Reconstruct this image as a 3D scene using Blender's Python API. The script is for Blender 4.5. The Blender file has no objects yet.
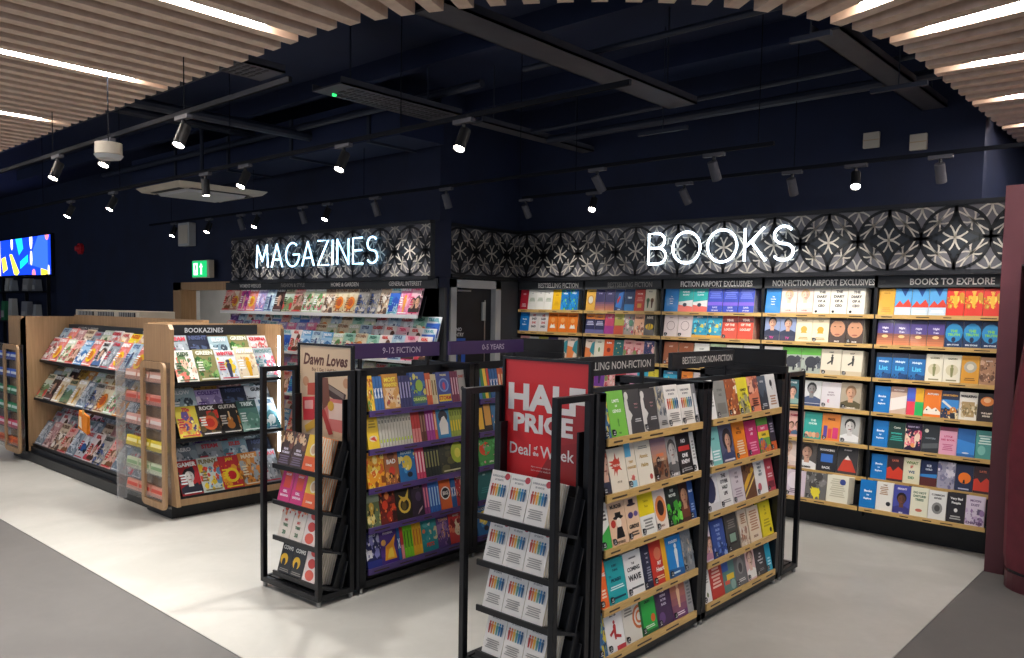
import bpy, math, random
from mathutils import Vector, Matrix
C = bpy.context.scene.collection
PI = math.pi
rnd = random.Random(7)

# ------------------------------------------------------------------ helpers
def lin(h):
    if not isinstance(h, str): return h
    if len(h) == 3: h = ''.join(c * 2 for c in h)
    out = []
    for i in (0, 2, 4):
        v = int(h[i:i + 2], 16) / 255
        out.append(v / 12.92 if v <= .04045 else ((v + .055) / 1.055) ** 2.4)
    return tuple(out)

class MB:
    """collects faces with a colour and a material slot; build() links ONE mesh object"""
    def __init__(s): s.v, s.f, s.c, s.m = [], [], [], []
    def face(s, pts, c='888', m=0):
        n = len(s.v); s.v += [tuple(p) for p in pts]; s.f.append(tuple(range(n, n + len(pts)))); s.c.append(lin(c)); s.m.append(m)
    def hull(s, p, c='888', m=0):
        n = len(s.v); s.v += [tuple(q) for q in p]
        for f in ((0, 3, 2, 1), (4, 5, 6, 7), (0, 1, 5, 4), (1, 2, 6, 5), (2, 3, 7, 6), (3, 0, 4, 7)):
            s.f.append(tuple(n + i for i in f)); s.c.append(lin(c)); s.m.append(m)
    def box(s, x0, x1, y0, y1, z0, z1, c='888', m=0):
        if x0 > x1: x0, x1 = x1, x0
        if y0 > y1: y0, y1 = y1, y0
        if z0 > z1: z0, z1 = z1, z0
        s.hull([(x0, y0, z0), (x1, y0, z0), (x1, y1, z0), (x0, y1, z0), (x0, y0, z1), (x1, y0, z1), (x1, y1, z1), (x0, y1, z1)], c, m)
    def prism(s, poly, axis, a, b, c='888', m=0):
        """poly: 2-D outline; axis 'x','y','z' is the extrusion axis"""
        def P(u, v, t): return (t, u, v) if axis == 'x' else (u, t, v) if axis == 'y' else (u, v, t)
        k = len(poly); n = len(s.v)
        s.v += [P(u, v, a) for u, v in poly] + [P(u, v, b) for u, v in poly]
        s.f.append(tuple(range(n, n + k))); s.f.append(tuple(range(n + 2 * k - 1, n + k - 1, -1)))
        for i in range(k): s.f.append((n + i, n + k + i, n + k + (i + 1) % k, n + (i + 1) % k))
        s.c += [lin(c)] * (k + 2); s.m += [m] * (k + 2)
    def cyl(s, p, q, r0, r1=None, n=12, c='888', m=0, caps=True):
        p, q = Vector(p), Vector(q); d = (q - p).normalized()
        a = d.orthogonal().normalized(); b = d.cross(a); r1 = r0 if r1 is None else r1
        k = len(s.v)
        for o, r in ((p, r0), (q, r1)):
            s.v += [tuple(o + r * (math.cos(2 * PI * i / n) * a + math.sin(2 * PI * i / n) * b)) for i in range(n)]
        for i in range(n): s.f.append((k + i, k + (i + 1) % n, k + n + (i + 1) % n, k + n + i)); s.c.append(lin(c)); s.m.append(m)
        if caps:
            s.f.append(tuple(range(k + n - 1, k - 1, -1))); s.f.append(tuple(range(k + n, k + 2 * n))); s.c += [lin(c)] * 2; s.m += [m] * 2
    def tube(s, pts, r, n=8, c='888', m=0):
        pts = [Vector(p) for p in pts]; k = len(s.v); N = len(pts)
        for i, p in enumerate(pts):
            d = (pts[min(i + 1, N - 1)] - pts[max(i - 1, 0)]).normalized()
            up = Vector((0, 0, 1)) if abs(d.z) < .95 else Vector((0, 1, 0))
            a = d.cross(up).normalized(); b = d.cross(a)
            s.v += [tuple(p + r * (math.cos(2 * PI * j / n) * a + math.sin(2 * PI * j / n) * b)) for j in range(n)]
        for i in range(N - 1):
            for j in range(n):
                s.f.append((k + i * n + j, k + i * n + (j + 1) % n, k + (i + 1) * n + (j + 1) % n, k + (i + 1) * n + j)); s.c.append(lin(c)); s.m.append(m)
        s.f.append(tuple(range(k + n - 1, k - 1, -1))); s.f.append(tuple(k + (N - 1) * n + j for j in range(n))); s.c += [lin(c)] * 2; s.m += [m] * 2
    def mesh(s, name, mats):
        me = bpy.data.meshes.new(name); me.from_pydata(s.v, [], s.f)
        for mt in (mats if isinstance(mats, (list, tuple)) else [mats]): me.materials.append(mt)
        me.polygons.foreach_set('material_index', s.m)
        at = me.color_attributes.new('Col', 'FLOAT_COLOR', 'CORNER')
        buf = []
        for f, c in zip(s.f, s.c): buf += [c[0], c[1], c[2], 1.0] * len(f)
        at.data.foreach_set('color', buf)
        me.validate(); me.update(); return me
    def build(s, name, mats, parent=None, bevel=0, smooth=False):
        me = s.mesh(name, mats); o = bpy.data.objects.new(name, me); C.objects.link(o); o.parent = parent
        if smooth:
            me.polygons.foreach_set('use_smooth', [True] * len(me.polygons))
        if bevel:
            b = o.modifiers.new('edge', 'BEVEL'); b.width = bevel; b.segments = 2; b.limit_method = 'ANGLE'
        return o

def tag(o, label=None, cat=None, group=None, kind=None):
    if label: o['label'] = label
    if cat: o['category'] = cat
    if group: o['group'] = group
    if kind: o['kind'] = kind
    return o
def empty(name, loc=(0, 0, 0), rz=0, label=None, cat=None, group=None):
    o = bpy.data.objects.new(name, None); C.objects.link(o); o.location = loc; o.rotation_euler = (0, 0, rz)
    o.empty_display_size = .1
    return tag(o, label, cat, group)

# ------------------------------------------------------------------ materials
def mat(name, col='888', rough=.5, metal=0., emit=None, es=0., spec=None, coat=0, noise=None, bump=0, attr=False, stretch=(1, 1, 1), nscale=20):
    m = bpy.data.materials.new(name); m.use_nodes = True; nt = m.node_tree; b = nt.nodes['Principled BSDF']
    c = lin(col); b.inputs['Base Color'].default_value = (*c, 1); b.inputs['Roughness'].default_value = rough; b.inputs['Metallic'].default_value = metal
    if spec is not None: b.inputs['Specular IOR Level'].default_value = spec
    if coat: b.inputs['Coat Weight'].default_value = coat; b.inputs['Coat Roughness'].default_value = .06
    if emit: b.inputs['Emission Color'].default_value = (*lin(emit), 1); b.inputs['Emission Strength'].default_value = es
    if attr:
        a = nt.nodes.new('ShaderNodeVertexColor'); a.layer_name = 'Col'; nt.links.new(a.outputs[0], b.inputs['Base Color'])
    if noise or bump:
        tc = nt.nodes.new('ShaderNodeTexCoord'); mp = nt.nodes.new('ShaderNodeMapping'); mp.inputs['Scale'].default_value = stretch
        n = nt.nodes.new('ShaderNodeTexNoise'); n.inputs['Scale'].default_value = nscale; n.inputs['Detail'].default_value = 6
        nt.links.new(tc.outputs['Object'], mp.inputs[0]); nt.links.new(mp.outputs[0], n.inputs['Vector'])
        if noise:
            r = nt.nodes.new('ShaderNodeValToRGB'); r.color_ramp.elements[0].position = .3; r.color_ramp.elements[1].position = .7
            r.color_ramp.elements[0].color = (*c, 1); r.color_ramp.elements[1].color = (*lin(noise), 1)
            nt.links.new(n.outputs[0], r.inputs[0]); nt.links.new(r.outputs[0], b.inputs['Base Color'])
        if bump:
            bp = nt.nodes.new('ShaderNodeBump'); bp.inputs['Strength'].default_value = bump; bp.inputs['Distance'].default_value = .01
            nt.links.new(n.outputs[0], bp.inputs['Height']); nt.links.new(bp.outputs[0], b.inputs['Normal'])
    return m
M = {}
M['print'] = mat('printed_cover', attr=True, rough=.42, coat=.12)
M['sign'] = mat('printed_sign', attr=True, rough=.5)
M['poster'] = mat('glazed_poster', attr=True, rough=.5, coat=.22)
M['pages'] = mat('paper_pages', 'e6ddc8', .9, noise='d2c6ab', stretch=(2, 240, 2), nscale=3)
M['sticker'] = mat('sticker', attr=True, rough=.4)
M['black'] = mat('black_metal', '0e0f13', .42, .2, noise='14161b', nscale=30)
M['blackmat'] = mat('black_laminate', '0f1116', .6, noise='14171d', nscale=12)
M['steel'] = mat('dull_steel', '9a9a98', .35, .9)
M['white'] = mat('white_metal', 'e4e6e8', .4)
M['oak'] = mat('oak_veneer', 'b08e68', .5, noise='9c7b58', stretch=(14, 14, .8), nscale=4, bump=.02)
M['slat'] = mat('slat_timber', 'ecd4bf', .6, noise='dcc0a8', stretch=(3, 3, 3), nscale=6)
M['pine'] = mat('pine_strip', 'd6b271', .45, noise='c19a58', stretch=(3, 3, 40), nscale=5)
M['purple'] = mat('purple_strip', '54407c', .45, noise='4a3870', nscale=10)
M['ceil'] = mat('ceiling_paint', '0e1c3c', .8, noise='122144', nscale=2)
M['navy'] = mat('navy_wall', '0c1630', .75, noise='101d3c', nscale=3)
M['char'] = mat('charcoal_wall', '2b2e31', .6, noise='323538', nscale=4)
M['duct'] = mat('grey_tray', '46464d', .6, noise='3c3c44', nscale=8)
M['pipe'] = mat('dark_pipe', '262c3b', .5, .2)
M['rail'] = mat('track_black', '14161c', .8, 0, spec=.08)
M['head'] = mat('lamp_black', '0d0e12', .5, .1)
M['maroon'] = mat('maroon_panel', '54262f', .45, noise='4b2029', nscale=3)
M['curtain'] = mat('maroon_fabric', '6a1f30', .7, noise='5b1828', nscale=12, bump=.1)
M['cream'] = mat('cream_plastic', 'c9c0ae', .5, noise='bfb6a4', nscale=6)
M['greywhite'] = mat('pale_grey_paint', 'b4b6b6', .6, noise='abadad', nscale=5)
M['backing'] = mat('canopy_backing', '1c1b1d', .8, noise='171618', nscale=5)
M['led'] = mat('led_diffuser', 'fff', .4, emit='fff8f2', es=30)
M['ledcool'] = mat('cool_led', 'fff', .4, emit='e8f4ff', es=9)
M['lens'] = mat('lamp_lens', 'fff', .3, emit='fff4e6', es=28)
M['lensdim'] = mat('lamp_lens_dim', 'ccc', .3, emit='fff4e6', es=.6)
M['neon'] = mat('neon_tube', 'fff', .3, emit='dcefff', es=2.6)
M['neonblue'] = mat('neon_tube_blue', 'fff', .3, emit='a4d8ff', es=1.5)
M['screen'] = mat('screen_pixels', attr=True, rough=.3)
def emissive_attr(m, s):
    nt = m.node_tree; b = nt.nodes['Principled BSDF']; a = [n for n in nt.nodes if n.type == 'VERTEX_COLOR'][0]
    nt.links.new(a.outputs[0], b.inputs['Emission Color']); b.inputs['Emission Strength'].default_value = s
emissive_attr(M['screen'], 1.1)
M['exitlit'] = mat('exit_sign_face', attr=True, rough=.4); emissive_attr(M['exitlit'], .9)
M['fascia'] = mat('pattern_panel', attr=True, rough=.38, metal=.25)
def acrylic(nm='clear_acrylic', df=.05):
    m = bpy.data.materials.new(nm); m.use_nodes = True; nt = m.node_tree
    nt.nodes.remove(nt.nodes['Principled BSDF']); out = nt.nodes['Material Output']
    t = nt.nodes.new('ShaderNodeBsdfTransparent'); t.inputs[0].default_value = (.9, .9, .9, 1)
    g = nt.nodes.new('ShaderNodeBsdfGlossy'); g.inputs['Roughness'].default_value = .08; g.inputs[0].default_value = (.9, .9, .9, 1)
    d = nt.nodes.new('ShaderNodeBsdfDiffuse'); d.inputs[0].default_value = (.75, .74, .72, 1)
    mx = nt.nodes.new('ShaderNodeMixShader'); mx.inputs[0].default_value = .08
    m2 = nt.nodes.new('ShaderNodeMixShader'); m2.inputs[0].default_value = df
    nt.links.new(t.outputs[0], mx.inputs[1]); nt.links.new(g.outputs[0], mx.inputs[2])
    nt.links.new(mx.outputs[0], m2.inputs[1]); nt.links.new(d.outputs[0], m2.inputs[2]); nt.links.new(m2.outputs[0], out.inputs[0])
    return m
M['acrylic'] = acrylic(); M['frost'] = acrylic('frosted_acrylic', .25)
def floor_mat(name, c1, c2, c3, rough, seam):
    m = bpy.data.materials.new(name); m.use_nodes = True; nt = m.node_tree; b = nt.nodes['Principled BSDF']; b.inputs['Roughness'].default_value = rough
    tc = nt.nodes.new('ShaderNodeTexCoord')
    n1 = nt.nodes.new('ShaderNodeTexNoise'); n1.inputs['Scale'].default_value = 1.6; n1.inputs['Detail'].default_value = 8; n1.inputs['Distortion'].default_value = .8
    n2 = nt.nodes.new('ShaderNodeTexNoise'); n2.inputs['Scale'].default_value = 9; n2.inputs['Detail'].default_value = 6; n2.inputs['Distortion'].default_value = 1.5
    r = nt.nodes.new('ShaderNodeValToRGB'); r.color_ramp.elements[0].color = (*lin(c1), 1); r.color_ramp.elements[1].color = (*lin(c2), 1)
    r.color_ramp.elements[0].position = .35; r.color_ramp.elements[1].position = .65
    mx = nt.nodes.new('ShaderNodeMixRGB'); mx.inputs[2].default_value = (*lin(c3), 1)
    q = nt.nodes.new('ShaderNodeMath'); q.operation = 'MULTIPLY'; q.inputs[1].default_value = .45
    nt.links.new(tc.outputs['Object'], n1.inputs['Vector']); nt.links.new(tc.outputs['Object'], n2.inputs['Vector'])
    nt.links.new(n1.outputs[0], r.inputs[0]); nt.links.new(r.outputs[0], mx.inputs[1]); nt.links.new(n2.outputs[0], q.inputs[0]); nt.links.new(q.outputs[0], mx.inputs[0])
    nt.links.new(mx.outputs[0], b.inputs['Base Color'])
    bp = nt.nodes.new('ShaderNodeBump'); bp.inputs['Strength'].default_value = .03; nt.links.new(n2.outputs[0], bp.inputs['Height']); nt.links.new(bp.outputs[0], b.inputs['Normal'])
    return m
M['floor'] = floor_mat('pale_vinyl', 'b3b2ac', 'c3c1bb', 'a5a39c', .42, 1)
M['walk'] = floor_mat('grey_walkway_vinyl', '5c5a58', '646260', '504e4c', .6, 0)

# ------------------------------------------------------------------ lettering
_TX = {}
def glyphs(s, bold=.0, shear=0):
    k = (s, bold, shear)
    if k in _TX: return _TX[k]
    cu = bpy.data.curves.new('t', 'FONT'); cu.body = s; cu.size = 1; cu.resolution_u = 2; cu.offset = bold; cu.shear = shear
    o = bpy.data.objects.new('t', cu); me = bpy.data.meshes.new_from_object(o)
    V = [(v.co.x, v.co.y) for v in me.vertices]; F = [tuple(p.vertices) for p in me.polygons]
    bpy.data.objects.remove(o); bpy.data.curves.remove(cu); bpy.data.meshes.remove(me)
    if V:
        x0 = min(v[0] for v in V); x1 = max(v[0] for v in V); y0 = min(v[1] for v in V); y1 = max(v[1] for v in V)
        V = [((x - x0), (y - y0)) for x, y in V]; r = (V, F, x1 - x0, y1 - y0)
    else: r = ([], [], 1, 1)
    _TX[k] = r; return r
def put_text(mb, s, fn, cx, cy, h, maxw, c, m=0, bold=.0, shear=0, align='c', fit=False):
    """fn(u,v) -> 3-D point; text centred on (cx,cy), cap height h, no wider than maxw"""
    V, F, w, hh = glyphs(s, bold, shear)
    if not V: return
    sy = h / hh; sx = min(sy, maxw / w)
    sx = maxw / w if fit else sx
    ox = cx - w * sx / 2 if align == 'c' else cx
    for f in F: mb.face([fn(ox + V[i][0] * sx, cy - h / 2 + V[i][1] * sy) for i in f], c, m)

# ------------------------------------------------------------------ printed covers
class Art:
    """draws flat printed shapes on a cover of size w x h lying in local x,z at y<=0"""
    def __init__(s, mb, w, h, y0=0): s.mb, s.w, s.h, s.k, s.y0 = mb, w, h, 1, y0
    def P(s, u, v): return (u, s.y0 - .00025 * s.k, v)
    def clip(s, pts):
        for ax, lim, sg in ((0, 0, 1), (0, s.w, -1), (1, 0, 1), (1, s.h, -1)):
            out = []
            for i, p in enumerate(pts):
                q = pts[i - 1]; a = sg * (p[ax] - lim) >= 0; b = sg * (q[ax] - lim) >= 0
                if a != b:
                    t = (lim - q[ax]) / (p[ax] - q[ax]); out.append((q[0] + t * (p[0] - q[0]), q[1] + t * (p[1] - q[1])))
                if a: out.append(p)
            pts = out
            if len(pts) < 3: return []
        return pts
    def poly(s, pts, c):
        pts = s.clip([(p[0] * s.w, p[1] * s.h) for p in pts])
        if len(pts) > 2: s.mb.face([s.P(*p) for p in pts], c)
        s.k += 1
    def ell(s, cx, cy, rx, ry, c, n=14):
        s.poly([(cx + rx * math.cos(2 * PI * i / n), cy + ry * s.w / s.h * math.sin(2 * PI * i / n)) for i in range(n)], c)
    def ops(s, spec):
        for op in spec.split(';'):
            a = op.strip().split(' ')
            if not a[0]: continue
            o = a[0]; F = lambda i: float(a[i])
            if o == 'R': s.poly([(F(1), F(3)), (F(2), F(3)), (F(2), F(4)), (F(1), F(4))], a[5])
            elif o == 'E': s.ell(F(1), F(2), F(3), F(4), a[5])
            elif o == 'O':                                   # ring
                s.ell(F(1), F(2), F(3), F(3), a[5]); s.ell(F(1), F(2), F(4), F(4), a[6])
            elif o == 'P': s.poly([(float(a[i]), float(a[i + 1])) for i in range(2, len(a) - 1, 2)], a[1])
            elif o == 'T':
                put_text(s.mb, ' '.join(a[4:]), s.P, .5 * s.w, F(1) * s.h, F(2) * s.h, .88 * s.w, a[3], bold=.045); s.k += 1
            elif o == 't':
                put_text(s.mb, ' '.join(a[6:]), s.P, F(1) * s.w, F(2) * s.h, F(3) * s.h, F(4) * s.w, a[5], bold=.025); s.k += 1
            elif o == 'L':
                n = int(a[5]); y0, y1 = F(3), F(4)
                for i in range(n):
                    yy = y0 + (y1 - y0) * (i + .5) / n; hh = (y1 - y0) / n * .28; q = .12 * ((i * 7) % 3) * (F(2) - F(1))
                    s.k -= 1 if i else 0
                    s.poly([(F(1) + q / 2, yy - hh), (F(2) - q / 2, yy - hh), (F(2) - q / 2, yy + hh), (F(1) + q / 2, yy + hh)], a[6])
            elif o == 'F':                                   # standing figure: cx foot height colour
                cx, b, h = F(1), F(2), F(3); r = h * .13 * s.h / s.w
                s.ell(cx, b + h * .9, r * .75, r * .75, a[4])
                s.poly([(cx - r * .5, b), (cx + r * .5, b), (cx + r * 1.0, b + h * .7), (cx + r * .5, b + h * .8), (cx - r * .5, b + h * .8), (cx - r * 1.0, b + h * .7)], a[4])
            elif o == 'H':                                   # portrait: cx base height skin hair clothes
                cx, b, h = F(1), F(2), F(3); q = h * s.h / s.w
                s.poly([(cx - q * .52, b), (cx + q * .52, b), (cx + q * .45, b + h * .2), (cx + q * .16, b + h * .33), (cx - q * .16, b + h * .33), (cx - q * .45, b + h * .2)], a[6])
                s.poly([(cx - q * .1, b + h * .25), (cx + q * .1, b + h * .25), (cx + q * .1, b + h * .5), (cx - q * .1, b + h * .5)], a[4])
                s.ell(cx, b + h * .72, q * .23, q * .27, a[5]); s.ell(cx, b + h * .64, q * .185, q * .23, a[4])
                sk = tuple(v * .68 for v in lin(a[4])); s.poly([(cx + .185 * q * math.cos(j * PI / 10 - PI / 2) * (1 if j not in (0, 10) else .0), b + h * .64 + .23 * q * s.w / s.h * math.sin(j * PI / 10 - PI / 2)) for j in range(11)] + [(cx + q * .05, b + h * .66)], sk); s.ell(cx - q * .07, b + h * .67, q * .025, q * .018, '221c1a'); s.ell(cx + q * .07, b + h * .67, q * .025, q * .018, '221c1a'); s.ell(cx, b + h * .52, q * .07, q * .02, '8a4a42')
            elif o == 'G':                                   # banded blend y0 y1 c0 c1 n
                y0, y1 = F(1), F(2); c0, c1 = lin(a[3]), lin(a[4]); n = int(a[5])
                for i in range(n):
                    t = (i + .5) / n; col = tuple(c0[j] + (c1[j] - c0[j]) * t for j in range(3)); s.k -= 1 if i else 0
                    s.poly([(0, y0 + (y1 - y0) * i / n), (1, y0 + (y1 - y0) * i / n), (1, y0 + (y1 - y0) * (i + 1) / n), (0, y0 + (y1 - y0) * (i + 1) / n)], col)
            elif o == 'N':                                   # picture: seed n y0 y1 colours
                r = random.Random(int(a[1])); cs = a[5].split(','); y0, y1 = F(3), F(4)
                for i in range(int(a[2])):
                    cx, cy = r.random(), r.uniform(y0, y1); q = r.uniform(.06, .24); an = r.random() * 6; k = r.choice((4, 5, 7, 9))
                    s.k = max(1, s.k - (.6 if i else 0))
                    s.poly([(cx + q * math.cos(an + 2 * PI * j / k) * r.uniform(.6, 1.1), min(1, max(0, cy + q * .7 * math.sin(an + 2 * PI * j / k)))) for j in range(k)], r.choice(cs))
                s.k = math.ceil(s.k) + 1
                for i in range(int(float(a[2]) * 2.2)):
                    cx, cy = r.random(), r.uniform(y0, y1); q = r.uniform(.02, .075); an = r.random() * 6; k = r.choice((3, 4, 5, 6)); c_ = lin(r.choice(cs)); m_ = r.uniform(.55, 1.35)
                    s.k = max(1, s.k - (.7 if i else 0))
                    s.poly([(cx + q * math.cos(an + 2 * PI * j / k) * r.uniform(.5, 1.2), cy + q * .8 * math.sin(an + 2 * PI * j / k)) for j in range(k)], tuple(min(1, v * m_) for v in c_))
                s.k = math.ceil(s.k) + 1
            elif o == 'Z':                                   # splash: cx cy r seed colour
                r = random.Random(int(a[4]))
                s.poly([(F(1) + F(3) * (r.uniform(.35, 1.15) if i % 2 else .5) * math.cos(2 * PI * i / 26), F(2) + F(3) * s.w / s.h * (r.uniform(.35, 1.15) if i % 2 else .5) * math.sin(2 * PI * i / 26)) for i in range(26)], a[5])

BOOK = {}     # key -> (look, base colour, ops)
def D(txt):
    for ln in txt.strip().split('\n'):
        if not ln.strip(): continue
        k, look, bg, ops = ln.strip().split('|', 3); BOOK[k.strip()] = (look.strip(), bg.strip(), ops)
_BM, _PM = {}, {}
def book_meshes(key, w, h, t):
    w, h, t = round(w, 3), round(h, 3), round(t, 3); k = (key, w, h, t)
    if k not in _BM:
        look, bg, ops = BOOK[key]; mb = MB(); e = .0008
        thin = t < .012
        mb.box(0, w, 0, e, 0, h, bg); mb.box(0, w, t - e, t, 0, h, bg); mb.box(0, e, e, t - e, 0, h, bg)
        Art(mb, w, h).ops(ops)
        _BM[k] = mb.mesh('book_cover', M['print'])
    pk = (w, h, t)
    if pk not in _PM:
        mb = MB(); i = .003 if t > .01 else .0008
        mb.box(.0009, w - i, .0009, t - .0009, i, h - i, 'ddd'); _PM[pk] = mb.mesh('page_block', M['pages'])
    return _BM[k], _PM[pk]
def spine_meshes(key, w, h, t):
    """spine-out: w = thickness of the book, t = its depth into the shelf"""
    w, h, t = round(w, 3), round(h, 3), round(t, 3); k = ('s', key, w, h, t)
    if k not in _BM:
        look, bg, ops = BOOK[key]; mb = MB(); e = .0012
        mb.box(0, w, 0, e, 0, h, bg); mb.box(0, e, e, t, 0, h, bg); mb.box(w - e, w, e, t, 0, h, bg)
        Art(mb, w, h).ops(ops); _BM[k] = mb.mesh('book_cover', M['print'])
        p = MB(); p.box(e * 1.1, w - e * 1.1, e * 1.1, t - .003, .003, h - .003, 'ddd'); _PM[k] = p.mesh('page_block', M['pages'])
    return _BM[k], _PM[k]
_ST = None
def sticker_mesh():
    global _ST
    if _ST is None:
        mb = MB(); n = 16; r = .0145
        mb.cyl((0, -.0030, 0), (0, -.0020, 0), r, n=n, c='15161c')
        mb.box(-r, 0, -.0030, -.0021, 0, r, '15161c')
        put_text(mb, '1/2', lambda u, v: (u, -.0033, v), 0, .003, .009, .017, 'f2f2f2', bold=.01); mb.box(-.008, .008, -.0034, -.0031, -.0085, -.0055, 'e8e8e8')
        _ST = mb.mesh('sticker', M['sticker'])
    return _ST
ORD = 'first second third fourth fifth sixth seventh eighth ninth tenth eleventh twelfth thirteenth fourteenth fifteenth sixteenth seventeenth eighteenth nineteenth twentieth twenty-first twenty-second twenty-third twenty-fourth twenty-fifth twenty-sixth twenty-seventh twenty-eighth twenty-ninth thirtieth'.split()
STICK = {}
def rot(rz, tilt): return Matrix.Rotation(rz, 4, 'Z') @ Matrix.Rotation(-tilt, 4, 'X')
def drop_book(name, key, w, h, t, mw, label, cat, group, spine=False, parts=True, sticker=0):
    cm, pm = (spine_meshes if spine else book_meshes)(key, w, h, t)
    o = bpy.data.objects.new(name, cm); C.objects.link(o); o.matrix_world = mw
    tag(o, label, cat, group)
    if parts:
        p = bpy.data.objects.new('page_block', pm); C.objects.link(p); p.parent = o
    if sticker:
        s = bpy.data.objects.new('sticker', sticker_mesh()); C.objects.link(s); s.parent = o
        s['label'] = 'black round price sticker'
        s.location = (w * (.16 if sticker == 1 else .82), 0, h * (.1 if sticker == 1 else .88))
    return o
def row(items, base, L, place, group, W=.126, H=.196, T=.022, tilt=.17, stick=0, parts=True, name='paperback', cat='book', copies=0, fill=True, lift=0, seed=0, hj=.0):
    """one shelf of books. items: keys, 'key*3' repeats, '/key*3' spine-out. base: Matrix whose local x runs along the shelf,
    -y faces the reader and origin is the shelf's left end just behind the lip"""
    r = random.Random(seed + len(items) * 31); seq = []
    for it in items:
        k, n = (it.split('*') + ['1'])[:2]; f = 1.
        if '@' in k: k, f = k.split('@'); f = float(f)
        for i in range(int(n)): seq.append((k.lstrip('/'), k[0] == '/', f))
    tot = sum((.021 * f if sp else W * f) for k, sp, f in seq)
    sc = min(1.12, (L - .003 * len(seq)) / tot) if fill else min(1., (L - .003 * len(seq)) / tot)
    gap = max(0.002, (L - tot * sc) / len(seq)); x = gap * .5; objs = []
    for i, (k, sp, f) in enumerate(seq):
        w = (.021 * f if sp else W * f) * sc
        h = H * (1 + (r.uniform(-hj, hj) if hj else 0))
        if sp: h = H * (.93 + .1 * ((hash_(k) % 7) / 7))
        tl = tilt
        mw = base @ Matrix.Translation((x, 0, lift)) @ Matrix.Rotation(-tl, 4, 'X')
        look = BOOK[k][0]
        kind = 'spine-out ' if sp else ''
        lab = f"{kind}{look}, {ORD[i]} from left, {place}"
        objs.append(drop_book(name, k, w, h, .115 if sp else T, mw, lab, cat, group, sp, parts, stick if (not sp and r.random() < .75) else 0))
        x += w + gap
    if copies:
        k, sp, f = seq[-1]; w = W * f * sc
        for j in range(copies):
            mw = base @ Matrix.Translation((x - w - gap, 0, lift)) @ Matrix.Rotation(-tilt, 4, 'X') @ Matrix.Translation((0, (T + .0003) * (j + 1), 0))
            drop_book(name, k, w, H * .995, T, mw, f"{BOOK[k][0]}, copy stacked behind, {place}", cat, group + ', copies behind', False, parts)
    return objs
def hash_(s): return sum(ord(c) * (i + 3) for i, c in enumerate(s))
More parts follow.
